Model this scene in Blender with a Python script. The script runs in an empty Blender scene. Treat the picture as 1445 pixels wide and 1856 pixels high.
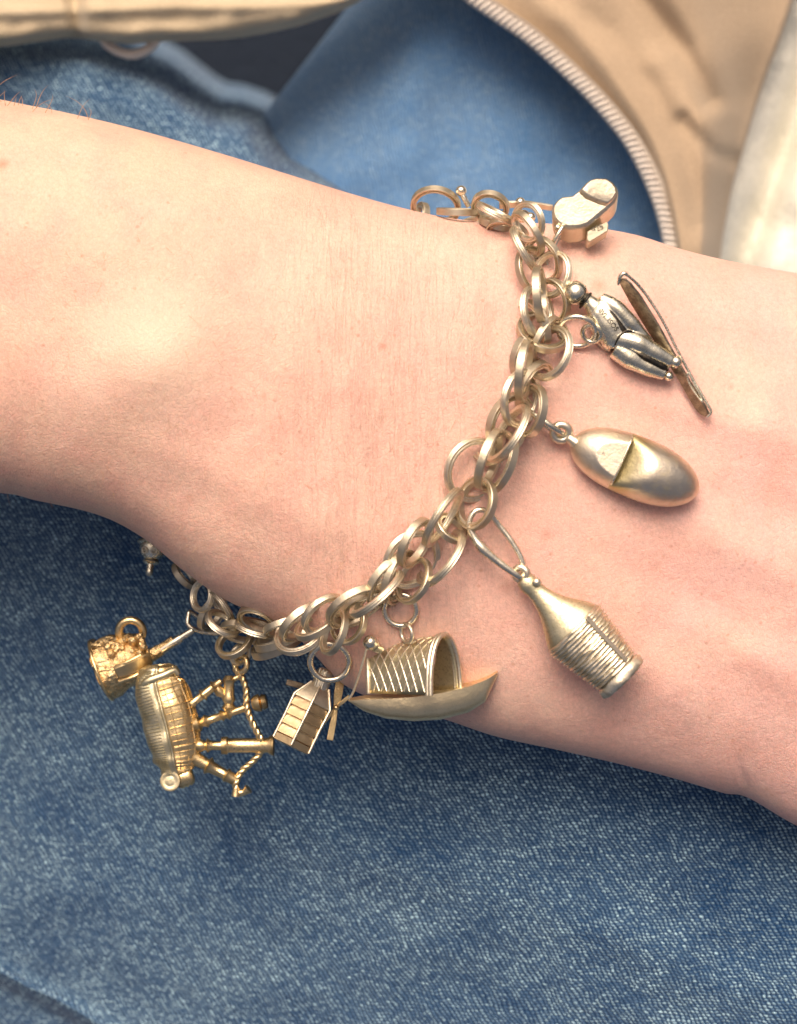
import bpy, bmesh, math, random
from mathutils import Vector, Matrix, noise
from mathutils.bvhtree import BVHTree
random.seed(7)
R = math.radians
sc = bpy.context.scene

# ------------------------------------------------------------------ camera, sky, sun, exposure
DIST = 0.28            # camera height above the plane z = 0 (metres)
S0 = 0.075e-3          # metres per photograph pixel on that plane
cam_d = bpy.data.cameras.new('camera')
cam = bpy.data.objects.new('camera', cam_d)
sc.collection.objects.link(cam)
cam.location = (0, 0, DIST)
cam_d.sensor_fit = 'VERTICAL'
cam_d.lens = 50
cam_d.sensor_height = 50 * (1856 * S0) / DIST
cam_d.sensor_width = cam_d.sensor_height
cam_d.clip_start = 0.005
cam_d.clip_end = 50
cam_d.dof.use_dof = True
cam_d.dof.focus_distance = DIST + 0.009
cam_d.dof.aperture_fstop = 15.0
sc.camera = cam

SUN_EL, SUN_AZ = 52.0, 10.0        # elevation, degrees west of image-up
world = bpy.data.worlds.new('World')
sc.world = world
world.use_nodes = True
wn = world.node_tree
sky = wn.nodes.new('ShaderNodeTexSky')
sky.sky_type = 'NISHITA'
sky.sun_disc = False
sky.sun_elevation = R(SUN_EL)
sky.sun_rotation = R(-SUN_AZ)
sky.dust_density = 8.0
sky.air_density = 0.45
sky.ozone_density = 0.0
bg = wn.nodes['Background']
bg.inputs['Strength'].default_value = 0.15
wb = wn.nodes.new('ShaderNodeMix'); wb.data_type = 'RGBA'; wb.blend_type = 'MULTIPLY'
wb.inputs[0].default_value = 1.0; wb.inputs[7].default_value = (1.0, 0.90, 0.78, 1)      # white balance of the photograph
wn.links.new(sky.outputs[0], wb.inputs[6]); wn.links.new(wb.outputs[2], bg.inputs[0])
sun_d = bpy.data.lights.new('sun', 'SUN')
sun_d.energy = 1.6
sun_d.angle = R(42)
sun_d.color = (1.0, 0.92, 0.82)
sun = bpy.data.objects.new('sun', sun_d)
sc.collection.objects.link(sun)
to_sun = Vector((-math.sin(R(SUN_AZ)) * math.cos(R(SUN_EL)), math.cos(R(SUN_AZ)) * math.cos(R(SUN_EL)), math.sin(R(SUN_EL))))
sun.rotation_euler = to_sun.to_track_quat('Z', 'Y').to_euler()
vs = sc.view_settings
vs.view_transform = 'Standard'
vs.look = 'None'
vs.exposure = 0.25
vs.gamma = 1.0

# ------------------------------------------------------------------ units: millimetre-scale modelling in photograph-pixel-sized steps
def P(u, v, z=0.0):
    k = S0 * (DIST - z) / DIST
    return Vector(((u - 722.5) * k, (928 - v) * k, z))

class Space:
    """A rigid, evenly scaled modelling space standing at height z0."""
    def __init__(self, z0):
        self.z0 = z0
        self.k = S0 * (DIST - z0) / DIST
    def __call__(self, p):
        return Vector(((p[0] - 722.5) * self.k, (p[1] + 928) * self.k, self.z0 + p[2] * self.k))

def V(u, v, w=0.0):
    return Vector((u, -v, w))

def empty(name, loc, label, cat, group=None):
    o = bpy.data.objects.new(name, None)
    sc.collection.objects.link(o)
    o.location = loc
    o.empty_display_size = 0.002
    o['label'] = label
    o['category'] = cat
    if group: o['group'] = group
    return o

def link_mesh(name, verts, faces, mat, parent=None, smooth=40, origin=None):
    me = bpy.data.meshes.new(name)
    off = Vector((0, 0, 0))
    q = parent
    while q is not None:
        off += q.location
        q = q.parent
    if origin is not None:
        loc = origin - off
    else:
        loc = Vector((0, 0, 0))
    base = off + loc
    me.from_pydata([tuple(p - base) for p in verts], [], faces)
    me.materials.append(mat)
    if smooth:
        me.shade_smooth()
        me.set_sharp_from_angle(angle=R(smooth))
    me.update()
    o = bpy.data.objects.new(name, me)
    sc.collection.objects.link(o)
    o.location = loc
    o.parent = parent
    return o

class MB:
    def __init__(self):
        self.v = []; self.f = []
    def add(self, vs_, fs):
        b = len(self.v)
        self.v += [Vector(p) for p in vs_]
        self.f += [tuple(i + b for i in f) for f in fs]
        return self
    def grid(self, rows, close_u=False, close_v=False, cap=False):
        n, m = len(rows), len(rows[0])
        vs_ = [p for r in rows for p in r]
        fs = []
        for i in range(n if close_v else n - 1):
            for j in range(m if close_u else m - 1):
                a, b = i * m + j, i * m + (j + 1) % m
                c, d = ((i + 1) % n) * m + (j + 1) % m, ((i + 1) % n) * m + j
                fs.append((a, b, c, d))
        if cap:
            fs.append(tuple(range(m - 1, -1, -1)))
            fs.append(tuple((n - 1) * m + j for j in range(m)))
        return self.add(vs_, fs)
    def tube(self, pts, r, n=10, closed=False, sub=5, flat=1.0, nrm=None):
        pts = [Vector(p) for p in pts]
        rs = list(r) if hasattr(r, '__len__') else [r] * len(pts)
        if sub > 1 and len(pts) > 2:
            pts, rs = spline(pts, rs, sub, closed)
        N = len(pts)
        rows = []
        prev = None
        for i in range(N):
            if closed: t = pts[(i + 1) % N] - pts[i - 1]
            else: t = pts[min(i + 1, N - 1)] - pts[max(i - 1, 0)]
            t.normalize()
            if nrm is not None:
                a = (nrm - t * nrm.dot(t)).normalized()
            elif prev is None:
                a = t.orthogonal().normalized()
            else:
                a = (prev - t * prev.dot(t)).normalized()
            prev = a
            b = t.cross(a)
            rows.append([pts[i] + (a * math.cos(q) * flat + b * math.sin(q)) * rs[i]
                         for q in [2 * math.pi * j / n for j in range(n)]])
        return self.grid(rows, close_u=True, close_v=closed, cap=not closed)
    def lathe(self, o, axis, prof, n=28, squash=1.0, up=Vector((0, 0, 1)), wob=0.0, cap=True, phase=0.0):
        axis = Vector(axis).normalized()
        e3 = (up - axis * up.dot(axis))
        if e3.length < 1e-4: e3 = axis.orthogonal()
        e3.normalize()
        e2 = axis.cross(e3)
        o = Vector(o)
        rows = []
        for t, r in prof:
            row = []
            for j in range(n):
                q = 2 * math.pi * (j + phase) / n
                rr = r
                if wob:
                    rr += wob * noise.noise(Vector((t * .11, math.cos(q) * 1.7, math.sin(q) * 1.7)) * 2.0 + o * 0.01)
                row.append(o + axis * t + e2 * (rr * math.cos(q)) + e3 * (rr * squash * math.sin(q)))
            rows.append(row)
        return self.grid(rows, close_u=True, cap=cap)
    def ball(self, c, r, rz=None, n=16, m=10):
        c = Vector(c); rz = rz or r
        rows = []
        for i in range(m + 1):
            a = -math.pi / 2 + math.pi * (i + 0.02) / (m + 0.04)
            rows.append([c + Vector((r * math.cos(a) * math.cos(2 * math.pi * j / n), r * math.cos(a) * math.sin(2 * math.pi * j / n), rz * math.sin(a))) for j in range(n)])
        return self.grid(rows, close_u=True, cap=True)
    def prism(self, poly, w0, w1, shift=(0, 0), shrink=1.0):
        """poly of (u, v); bottom at w0 (shifted), top at w1"""
        cx = sum(p[0] for p in poly) / len(poly); cy = sum(p[1] for p in poly) / len(poly)
        bot = [V(cx + (p[0] - cx) * shrink + shift[0], cy + (p[1] - cy) * shrink + shift[1], w0) for p in poly]
        top = [V(p[0], p[1], w1) for p in poly]
        return self.grid([bot, top], close_u=True, cap=True)
    def ribbon(self, pts, widths, thick, nrm=Vector((0, 0, 1)), sub=4):
        pts = [Vector(p) for p in pts]
        ws = list(widths) if hasattr(widths, '__len__') else [widths] * len(pts)
        if len(pts) > 2: pts, ws = spline(pts, ws, sub, False)
        rows = []
        N = len(pts)
        for i in range(N):
            t = (pts[min(i + 1, N - 1)] - pts[max(i - 1, 0)]).normalized()
            nn = (nrm - t * nrm.dot(t)).normalized()
            s = t.cross(nn)
            rows.append([pts[i] + s * ws[i] / 2 * a + nn * thick / 2 * b for a, b in ((-1, -1), (1, -1), (1, 1), (-1, 1))])
        return self.grid(rows, close_u=True, cap=True)
    def build(self, name, sp, mat, parent=None, smooth=65, origin=None, bevel=0.0):
        # origin in modelling space
        o = link_mesh(name, [sp(p) for p in self.v], self.f, mat, parent, smooth, sp(origin) if origin is not None else None)
        if bevel:
            m = o.modifiers.new('bevel', 'BEVEL'); m.width = bevel * sp.k; m.segments = 2; m.limit_method = 'ANGLE'; m.angle_limit = R(30)
        return o

def spline(pts, rs, sub, closed):
    N = len(pts); op = []; orr = []
    segs = N if closed else N - 1
    for i in range(segs):
        if closed: p0, p1, p2, p3 = pts[i - 1], pts[i], pts[(i + 1) % N], pts[(i + 2) % N]
        else: p0, p1, p2, p3 = pts[max(i - 1, 0)], pts[i], pts[i + 1], pts[min(i + 2, N - 1)]
        r1, r2 = rs[i], rs[(i + 1) % N]
        for k in range(sub):
            t = k / sub
            op.append(0.5 * ((2 * p1) + (-p0 + p2) * t + (2 * p0 - 5 * p1 + 4 * p2 - p3) * t * t + (-p0 + 3 * p1 - 3 * p2 + p3) * t ** 3))
            orr.append(r1 + (r2 - r1) * (t * t * (3 - 2 * t)))
    if not closed:
        op.append(pts[-1]); orr.append(rs[-1])
    return op, orr

def smooth01(x):
    x = max(0.0, min(1.0, x)); return x * x * (3 - 2 * x)

def interp(xs, ys, x):
    if x <= xs[0]: return ys[0]
    for i in range(len(xs) - 1):
        if x <= xs[i + 1]:
            t = (x - xs[i]) / (xs[i + 1] - xs[i])
            return ys[i] + (ys[i + 1] - ys[i]) * t
    return ys[-1]

# ------------------------------------------------------------------ materials
class Mat:
    def __init__(self, name):
        self.m = bpy.data.materials.new(name)
        self.m.use_nodes = True
        self.t = self.m.node_tree
        self.b = self.t.nodes['Principled BSDF']
        tc = self.n('ShaderNodeTexCoord')
        self.co = self.n('ShaderNodeVectorMath', operation='SCALE')
        self.t.links.new(tc.outputs['Object'], self.co.inputs[0])
        self.co.inputs['Scale'].default_value = 1000.0      # millimetres
        self.co = self.co.outputs[0]
    def n(self, kind, **kw):
        nd = self.t.nodes.new(kind)
        for k, v in kw.items(): setattr(nd, k, v)
        return nd
    def l(self, a, b):
        self.t.links.new(a, b)
    def math(self, op, a, b=None, c=None, clamp=False):
        nd = self.n('ShaderNodeMath', operation=op); nd.use_clamp = clamp
        for i, x in enumerate((a, b, c)):
            if x is None: continue
            if isinstance(x, (int, float)): nd.inputs[i].default_value = x
            else: self.l(x, nd.inputs[i])
        return nd.outputs[0]
    def mapping(self, scale=(1, 1, 1), rot=(0, 0, 0), loc=(0, 0, 0), src=None):
        nd = self.n('ShaderNodeMapping')
        nd.inputs['Scale'].default_value = scale
        nd.inputs['Rotation'].default_value = rot
        nd.inputs['Location'].default_value = loc
        self.l(src or self.co, nd.inputs[0])
        return nd.outputs[0]
    def noise(self, scale, detail=3, rough=0.55, src=None, dist=0.0):
        nd = self.n('ShaderNodeTexNoise')
        nd.inputs['Scale'].default_value = scale
        nd.inputs['Detail'].default_value = detail
        nd.inputs['Roughness'].default_value = rough
        nd.inputs['Distortion'].default_value = dist
        self.l(src or self.co, nd.inputs['Vector'])
        return nd.outputs['Fac']
    def ramp(self, src, stops, interp_='LINEAR'):
        nd = self.n('ShaderNodeValToRGB')
        nd.color_ramp.interpolation = interp_
        e = nd.color_ramp.elements
        while len(e) > len(stops): e.remove(e[-1])
        while len(e) < len(stops): e.new(0.5)
        for i, (p, c) in enumerate(stops):
            e[i].position = p
            e[i].color = (c, c, c, 1) if isinstance(c, (int, float)) else (*c, 1)
        self.l(src, nd.inputs[0])
        return nd.outputs[0]
    def mix(self, fac, a, b, blend='MIX'):
        nd = self.n('ShaderNodeMix', data_type='RGBA', blend_type=blend)
        for sock, x in ((nd.inputs[0], fac), (nd.inputs[6], a), (nd.inputs[7], b)):
            if isinstance(x, (int, float)): sock.default_value = x
            elif isinstance(x, tuple): sock.default_value = (*x, 1)
            else: self.l(x, sock)
        return nd.outputs[2]
    def bump(self, h, dist, strength=1.0, prev=None):
        nd = self.n('ShaderNodeBump')
        nd.inputs['Strength'].default_value = strength
        nd.inputs['Distance'].default_value = dist
        self.l(h, nd.inputs['Height'])
        if prev is not None: self.l(prev, nd.inputs['Normal'])
        return nd.outputs[0]
    def set(self, **kw):
        for k, v in kw.items():
            s = self.b.inputs[k.replace('_', ' ')]
            if isinstance(v, (int, float)): s.default_value = v
            elif isinstance(v, tuple): s.default_value = (*v, 1) if len(v) == 3 and s.type == 'RGBA' else v
            else: self.l(v, s)
        return self

def skin_mat():
    M = Mat('skin')
    sep = M.n('ShaderNodeSeparateXYZ'); M.l(M.co, sep.inputs[0])
    X, Y = sep.outputs[0], sep.outputs[1]
    big = M.noise(0.035, 3, 0.6)
    mid = M.noise(0.16, 4, 0.6)
    fine = M.noise(1.6, 4, 0.65)
    gx = M.math('ADD', M.math('MULTIPLY_ADD', X, 0.010, 0.42), M.math('MULTIPLY_ADD', big, 0.9, -0.45), clamp=True)
    col = M.mix(gx, (0.745, 0.482, 0.372), (0.74, 0.452, 0.398))
    red = M.ramp(mid, [(0.42, 0.0), (0.72, 0.7)])
    col = M.mix(red, col, (0.72, 0.395, 0.325))
    pale = M.ramp(M.noise(0.09, 2, 0.5, src=M.mapping(loc=(31, 12, 0))), [(0.52, 0.0), (0.75, 0.55)])
    col = M.mix(pale, col, (0.80, 0.56, 0.45))
    mott = M.ramp(fine, [(0.35, 0.90), (0.65, 1.06)])
    col = M.mix(1.0, col, mott, 'MULTIPLY')
    # hair follicle dots and small moles
    vo = M.n('ShaderNodeTexVoronoi'); vo.inputs['Scale'].default_value = 0.52
    M.l(M.co, vo.inputs['Vector'])
    dots = M.ramp(vo.outputs['Distance'], [(0.07, 1.0), (0.17, 0.0)])
    dots = M.math('MULTIPLY', dots, M.ramp(M.noise(0.12, 2), [(0.42, 0.0), (0.6, 0.55)]))
    col = M.mix(dots, col, (0.52, 0.25, 0.17))
    for (u, v, rad, s) in ((8, 300, 0.75, .75), (760, 455, .4, .3), (130, 560, .35, .3), (480, 720, .4, .3), (560, 880, .35, .3), (1330, 700, .4, .3), (1130, 1060, .35, .3), (400, 400, .4, .3), (695, 630, 0.55, .6), (1090, 512, 0.9, .5), (990, 970, 0.6, .35), (920, 1066, 0.8, .3), (343, 900, .5, .3)):
        p = P(u, v, 0.0) * 1000
        dx = M.math('SUBTRACT', X, p.x); dy = M.math('SUBTRACT', Y, p.y)
        d = M.math('SQRT', M.math('ADD', M.math('MULTIPLY', dx, dx), M.math('MULTIPLY', dy, dy)))
        d = M.math('ADD', d, M.math('MULTIPLY_ADD', M.noise(1.2, 2), 0.6, -0.3))
        mk = M.math('MULTIPLY', M.math('SUBTRACT', 1.0, M.math('DIVIDE', d, rad * 1.6), clamp=True), s)
        col = M.mix(mk, col, (0.50, 0.20, 0.12))
    p = P(300, 640, 0.0) * 1000      # wrist-bone highlight painted into the colour, over slightly blanched skin
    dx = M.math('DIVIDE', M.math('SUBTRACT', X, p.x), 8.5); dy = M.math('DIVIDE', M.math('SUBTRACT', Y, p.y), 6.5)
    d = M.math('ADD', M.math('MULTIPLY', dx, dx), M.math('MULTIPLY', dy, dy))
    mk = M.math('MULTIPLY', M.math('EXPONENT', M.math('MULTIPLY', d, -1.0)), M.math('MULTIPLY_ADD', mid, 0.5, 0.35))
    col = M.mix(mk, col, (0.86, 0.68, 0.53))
    # relief: crossing lines, pores, long creases around the wrist
    warp = M.n('ShaderNodeVectorMath', operation='ADD')
    nz = M.n('ShaderNodeTexNoise'); nz.inputs['Scale'].default_value = 0.35; M.l(M.co, nz.inputs['Vector'])
    M.l(M.co, warp.inputs[0]); M.l(nz.outputs['Color'], warp.inputs[1])
    v1 = M.n('ShaderNodeTexVoronoi', feature='DISTANCE_TO_EDGE'); v1.inputs['Scale'].default_value = 1.0
    M.l(M.mapping(scale=(2.5, 1.6, 1.6), rot=(0, 0, R(14)), src=warp.outputs[0]), v1.inputs['Vector'])
    lines = M.ramp(v1.outputs['Distance'], [(0.0, 0.0), (0.16, 1.0)])
    v2 = M.n('ShaderNodeTexVoronoi', feature='DISTANCE_TO_EDGE'); v2.inputs['Scale'].default_value = 1.0
    M.l(M.mapping(scale=(1.5, 4.2, 2), rot=(0, 0, R(35)), src=warp.outputs[0]), v2.inputs['Vector'])
    lines2 = M.ramp(v2.outputs['Distance'], [(0.0, 0.0), (0.10, 1.0)])
    crease = M.noise(1.0, 3, 0.6, src=M.mapping(scale=(0.95, 0.085, 0.1), rot=(0, 0, R(13))), dist=0.4)
    cr = M.math('ABSOLUTE', M.math('SUBTRACT', crease, 0.5))
    cr = M.ramp(cr, [(0.0, 0.0), (0.05, 1.0)])
    wx = M.ramp(M.math('MULTIPLY_ADD', X, 0.02, 0.62), [(0.15, 0.0), (0.45, 1.0), (0.75, 0.8), (0.95, 0.15)])
    cr = M.mix(wx, (1, 1, 1), cr)
    h = M.math('ADD', M.math('MULTIPLY', lines, 0.30), M.math('ADD', M.math('MULTIPLY', lines2, 0.15), M.math('MULTIPLY', cr, 0.45)))
    h = M.math('ADD', h, M.math('MULTIPLY', M.noise(2.6, 3), 0.55))
    nrm = M.bump(h, 0.000085, 1.0)
    nrm = M.bump(M.noise(0.3, 3), 0.0003, 0.6, nrm)
    dark = M.math('MULTIPLY_ADD', lines, 0.08, M.math('MULTIPLY_ADD', cr, 0.10, 0.83))
    col = M.mix(1.0, col, dark, 'MULTIPLY')
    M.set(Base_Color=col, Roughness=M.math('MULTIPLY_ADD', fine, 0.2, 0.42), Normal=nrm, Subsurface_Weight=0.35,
          Subsurface_Scale=0.0016, Specular_IOR_Level=0.42)
    M.b.inputs['Subsurface Radius'].default_value = (0.7, 0.32, 0.2)
    return M.m

def denim_mat(name, dark, light, wear_bias=0.0, cell=0.52, angle=60, fleck=1.0):
    M = Mat(name)
    nz = M.n('ShaderNodeTexNoise'); nz.inputs['Scale'].default_value = 0.22; nz.inputs['Detail'].default_value = 3
    M.l(M.co, nz.inputs['Vector'])
    sc_ = M.n('ShaderNodeVectorMath', operation='SCALE'); M.l(nz.outputs['Color'], sc_.inputs[0]); sc_.inputs['Scale'].default_value = 1.5
    ad = M.n('ShaderNodeVectorMath', operation='ADD'); M.l(M.co, ad.inputs[0]); M.l(sc_.outputs[0], ad.inputs[1])
    nz2 = M.n('ShaderNodeTexNoise'); nz2.inputs['Scale'].default_value = 2.2; nz2.inputs['Detail'].default_value = 2
    M.l(M.co, nz2.inputs['Vector'])
    sc2 = M.n('ShaderNodeVectorMath', operation='SCALE'); M.l(nz2.outputs['Color'], sc2.inputs[0]); sc2.inputs['Scale'].default_value = 0.5
    ad2 = M.n('ShaderNodeVectorMath', operation='ADD'); M.l(ad.outputs[0], ad2.inputs[0]); M.l(sc2.outputs[0], ad2.inputs[1])
    # wales run along the angle; short slanted threads sit on each wale
    mp = M.mapping(rot=(0, 0, R(angle)), src=ad2.outputs[0])
    mp = M.mapping(scale=(1 / (cell * 1.05), 1 / (cell * 1.15), 1), src=mp)
    sep = M.n('ShaderNodeSeparateXYZ'); M.l(mp, sep.inputs[0])
    py = sep.outputs[1]
    row = M.math('FLOOR', py)
    px = M.math('ADD', sep.outputs[0], M.math('MULTIPLY', row, 0.37))
    colm = M.math('FLOOR', px)
    lx = M.math('SUBTRACT', M.math('FRACT', px), 0.5)
    ly = M.math('SUBTRACT', M.math('FRACT', py), 0.5)
    ca_, sa_ = math.cos(R(28)), math.sin(R(28))
    fx = M.math('MULTIPLY', M.math('ADD', M.math('MULTIPLY', lx, ca_), M.math('MULTIPLY', ly, sa_)), 0.85)
    fy = M.math('MULTIPLY', M.math('SUBTRACT', M.math('MULTIPLY', ly, ca_), M.math('MULTIPLY', lx, sa_)), 1.55)
    d = M.math('SQRT', M.math('ADD', M.math('MULTIPLY', fx, fx), M.math('MULTIPLY', fy, fy)))
    th = M.ramp(d, [(0.12, 1.0), (0.55, 0.0)])
    cb = M.n('ShaderNodeCombineXYZ'); M.l(colm, cb.inputs[0]); M.l(row, cb.inputs[1])
    wn_ = M.n('ShaderNodeTexWhiteNoise', noise_dimensions='2D'); M.l(cb.outputs[0], wn_.inputs['Vector'])
    rnd = M.math('POWER', wn_.outputs['Value'], 1.9)
    big = M.noise(0.055, 4, 0.6)
    streak = M.noise(1.0, 3, 0.6, src=M.mapping(scale=(0.28, 1.1, 0.3), rot=(0, 0, R(angle))))
    wear = M.math('ADD', M.math('MULTIPLY_ADD', big, 1.5, -0.50 + wear_bias), M.math('MULTIPLY_ADD', streak, 0.7, -0.35), clamp=True)
    f = M.math('MULTIPLY', th, M.math('MULTIPLY_ADD', rnd, 0.85, 0.15))
    f = M.math('MULTIPLY', f, M.math('MULTIPLY_ADD', wear, 0.75 * fleck, 0.25 * fleck), clamp=True)
    gap = M.ramp(M.math('ABSOLUTE', ly), [(0.30, 1.0), (0.50, 0.55)])
    mid = tuple(a * 0.80 + b * 0.20 for a, b in zip(dark, light))
    base = M.mix(wear, dark, mid)
    base = M.mix(M.math('MULTIPLY', th, 0.4), tuple(0.45 * c for c in dark), base)
    base = M.mix(0.45, base, M.mix(wear, dark, mid))
    col = M.mix(1.0, M.mix(f, base, light), gap, 'MULTIPLY')
    h = M.math('ADD', M.math('MULTIPLY', th, M.math('MULTIPLY_ADD', wn_.outputs['Value'], 0.6, 0.6)), M.math('MULTIPLY', M.noise(3.5, 3), 0.5))
    nrm = M.bump(h, 0.0002, 1.0)
    nrm = M.bump(M.noise(0.12, 3), 0.002, 0.35, nrm)
    M.set(Base_Color=col, Roughness=0.9, Normal=nrm, Specular_IOR_Level=0.15, Sheen_Weight=0.15)
    return M.m

def metal_mat(name, c1, c2, rough=0.3, tarnish=(0.20, 0.14, 0.07), tar=0.35, bump=0.00002, scale=0.5, pits=0.0, streak=0.35):
    M = Mat(name)
    a = M.noise(scale, 4, 0.6)
    b = M.noise(scale * 5, 4, 0.6)
    col = M.mix(M.ramp(a, [(0.38, 0.0), (0.62, 1.0)]), c1, c2)
    tmask = M.math('MULTIPLY', M.ramp(b, [(0.50, 0.0), (0.70, 1.0)]), tar)
    geo = M.n('ShaderNodeNewGeometry')
    hollow = M.ramp(geo.outputs['Pointiness'], [(0.38, 1.0), (0.475, 0.0)])
    tmask = M.math('MAXIMUM', tmask, M.math('MULTIPLY', hollow, min(1.0, tar * 2.2)))
    col = M.mix(tmask, col, tarnish)
    rg = M.math('ADD', M.math('MULTIPLY_ADD', b, 0.22, rough - 0.11), M.math('MULTIPLY', tmask, 0.2))
    h = M.math('ADD', M.noise(3.0, 4, 0.6), M.math('MULTIPLY', M.noise(1.0, 2, 0.5, src=M.mapping(scale=(9, .7, .7), rot=(0, 0, .5))), streak))
    nrm = M.bump(h, bump, 1.0)
    nrm = M.bump(M.noise(0.75, 2, 0.5), 0.00006, 0.8, nrm)          # small dents of a worn casting
    if pits: nrm = M.bump(M.noise(1.3, 4, 0.65), pits, 1.0, nrm)
    M.set(Base_Color=col, Metallic=1.0, Roughness=rg, Normal=nrm)
    return M.m

def cloth_mat(name, c1, c2, scale=0.05, weave=2.2, bump=0.0002, rough=0.9):
    M = Mat(name)
    a = M.noise(scale, 3)
    col = M.mix(a, c1, c2)
    wv = M.noise(weave, 3)
    col = M.mix(1.0, col, M.ramp(wv, [(0.3, 0.88), (0.7, 1.05)]), 'MULTIPLY')
    M.set(Base_Color=col, Roughness=rough, Normal=M.bump(wv, bump, 1.0), Sheen_Weight=0.2, Specular_IOR_Level=0.2)
    return M.m

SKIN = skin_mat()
DENIM = denim_mat('denim_worn', (0.010, 0.075, 0.225), (0.56, 0.84, 1.0), cell=0.54, fleck=2.1, wear_bias=.08)
DENIM_LIT = denim_mat('denim_lit', (0.14, 0.36, 0.74), (0.65, 0.85, 1.0), wear_bias=0.3, angle=80)  # same denim in paler blue: stronger light on the far thigh painted in
SILVER = metal_mat('silver_gilt', (0.84, 0.765, 0.615), (0.73, 0.66, 0.515), 0.39, tar=0.34)
WIRE = metal_mat('silver_wire', (0.82, 0.76, 0.62), (0.76, 0.70, 0.56), 0.27, tar=0.0, scale=0.15, streak=0.0, bump=0.000006)
def stain_mix(m, c):
    t = m.node_tree; b = t.nodes['Principled BSDF']; src = b.inputs['Base Color'].links[0].from_socket
    a = t.nodes.new('ShaderNodeAttribute'); a.attribute_name = 'stain'
    mx = t.nodes.new('ShaderNodeMix'); mx.data_type = 'RGBA'; mx.inputs[7].default_value = (*c, 1)
    t.links.new(a.outputs['Fac'], mx.inputs[0]); t.links.new(src, mx.inputs[6]); t.links.new(mx.outputs[2], b.inputs['Base Color'])
    return m
HULLM = metal_mat('gilt_warm_reflection', (0.86, 0.72, 0.47), (0.78, 0.66, 0.43), 0.40, tar=0.2)  # warm reflection from the skin put into the hull's base colour
CLOGM = metal_mat('rosy_silver', (0.77, 0.685, 0.555), (0.69, 0.61, 0.49), 0.40, tar=0.25, scale=0.18, tarnish=(0.45, 0.36, 0.14))
YELLOW = metal_mat('yellow_tarnish', (0.62, 0.52, 0.24), (0.70, 0.58, 0.30), 0.28, tar=0.3)
GOLD = metal_mat('gilt_brass', (0.92, 0.70, 0.38), (0.80, 0.62, 0.34), 0.30, tar=0.45, pits=0.00004)
GREENG = metal_mat('green_gold', (0.64, 0.58, 0.385), (0.72, 0.65, 0.46), 0.40, tar=0.45)
GOLDW = metal_mat('warm_silver_gilt', (0.90, 0.72, 0.46), (0.74, 0.56, 0.36), 0.33, tar=0.3, scale=0.35)
CRUST = metal_mat('crusted_gold', (0.95, 0.74, 0.42), (0.74, 0.50, 0.24), 0.26, tar=0.6, scale=0.9, pits=0.0004)
PEWTER = metal_mat('aged_silver', (0.84, 0.80, 0.66), (0.70, 0.66, 0.52), 0.25, tarnish=(0.07, 0.065, 0.05), tar=0.42, scale=0.7, streak=0.0)
OXID = metal_mat('oxidised_silver', (0.24, 0.20, 0.155), (0.42, 0.36, 0.28), 0.38, tarnish=(0.05, 0.035, 0.03), tar=0.6, scale=1.1, pits=0.0001)
BLACK = metal_mat('black_patina', (0.03, 0.03, 0.028), (0.06, 0.055, 0.05), 0.4, tar=0.3)
TAN = cloth_mat('tan_cotton', (0.38, 0.285, 0.195), (0.46, 0.355, 0.25))
KHAKI = cloth_mat('khaki_cotton', (0.46, 0.38, 0.26), (0.55, 0.46, 0.33))
TAPE = cloth_mat('zip_tape', (0.62, 0.55, 0.47), (0.66, 0.59, 0.51), weave=3)
TEETH = cloth_mat('zip_nylon', (0.74, 0.66, 0.58), (0.80, 0.73, 0.66), rough=0.45)
CREAM = cloth_mat('cream_fleece', (0.80, 0.78, 0.68), (0.86, 0.84, 0.76), weave=0.8, bump=0.0004)
HAIR = cloth_mat('body_hair', (0.42, 0.25, 0.14), (0.5, 0.3, 0.17), rough=0.4)

# ------------------------------------------------------------------ backdrop the clothes lie on
gm = MB().grid([[V(-9000, 9000, 0), V(9000, 9000, 0)], [V(-9000, -9000, 0), V(9000, -9000, 0)]])
g = gm.build('floor', Space(-0.36), cloth_mat('floor_gap_shade', (0.006, 0.012, 0.024), (0.012, 0.02, 0.036), weave=0.4, bump=0.002))  # near-black navy colour stands for the shade in the gap between the legs
g['kind'] = 'structure'

# ------------------------------------------------------------------ forearm and hand
STN = [  # top silhouette (u,v), bottom silhouette (u,v), half thickness mm, centre height mm
 (-900, -20, -900, 860, 25, -20), (-450, 85, -480, 868, 23, -18), (0, 180, -40, 890, 20.5, -16), (120, 204, 70, 908, 20, -15.5),
 (250, 235, 180, 934, 19.5, -15), (400, 278, 258, 974, 19, -15), (520, 315, 330, 1032, 18, -15), (620, 346, 400, 1082, 17.5, -15),
 (700, 369, 470, 1116, 17, -15), (760, 384, 530, 1148, 17, -15), (820, 396, 575, 1192, 16.5, -15), (890, 402, 622, 1240, 16, -15),
 (970, 404, 700, 1276, 15.5, -15), (1060, 410, 800, 1302, 15, -15), (1150, 425, 900, 1335, 15, -15), (1230, 450, 1010, 1359, 15, -15.5),
 (1300, 468, 1120, 1384, 15, -16), (1370, 482, 1230, 1413, 15, -16), (1445, 495, 1310, 1437, 15, -16), (1530, 508, 1356, 1446, 15, -16),
 (1600, 520, 1445, 1497, 15, -16.5), (1720, 550, 1580, 1556, 14, -17), (1850, 620, 1720, 1570, 12, -18), (1900, 760, 1850, 1440, 6, -20)]
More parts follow.
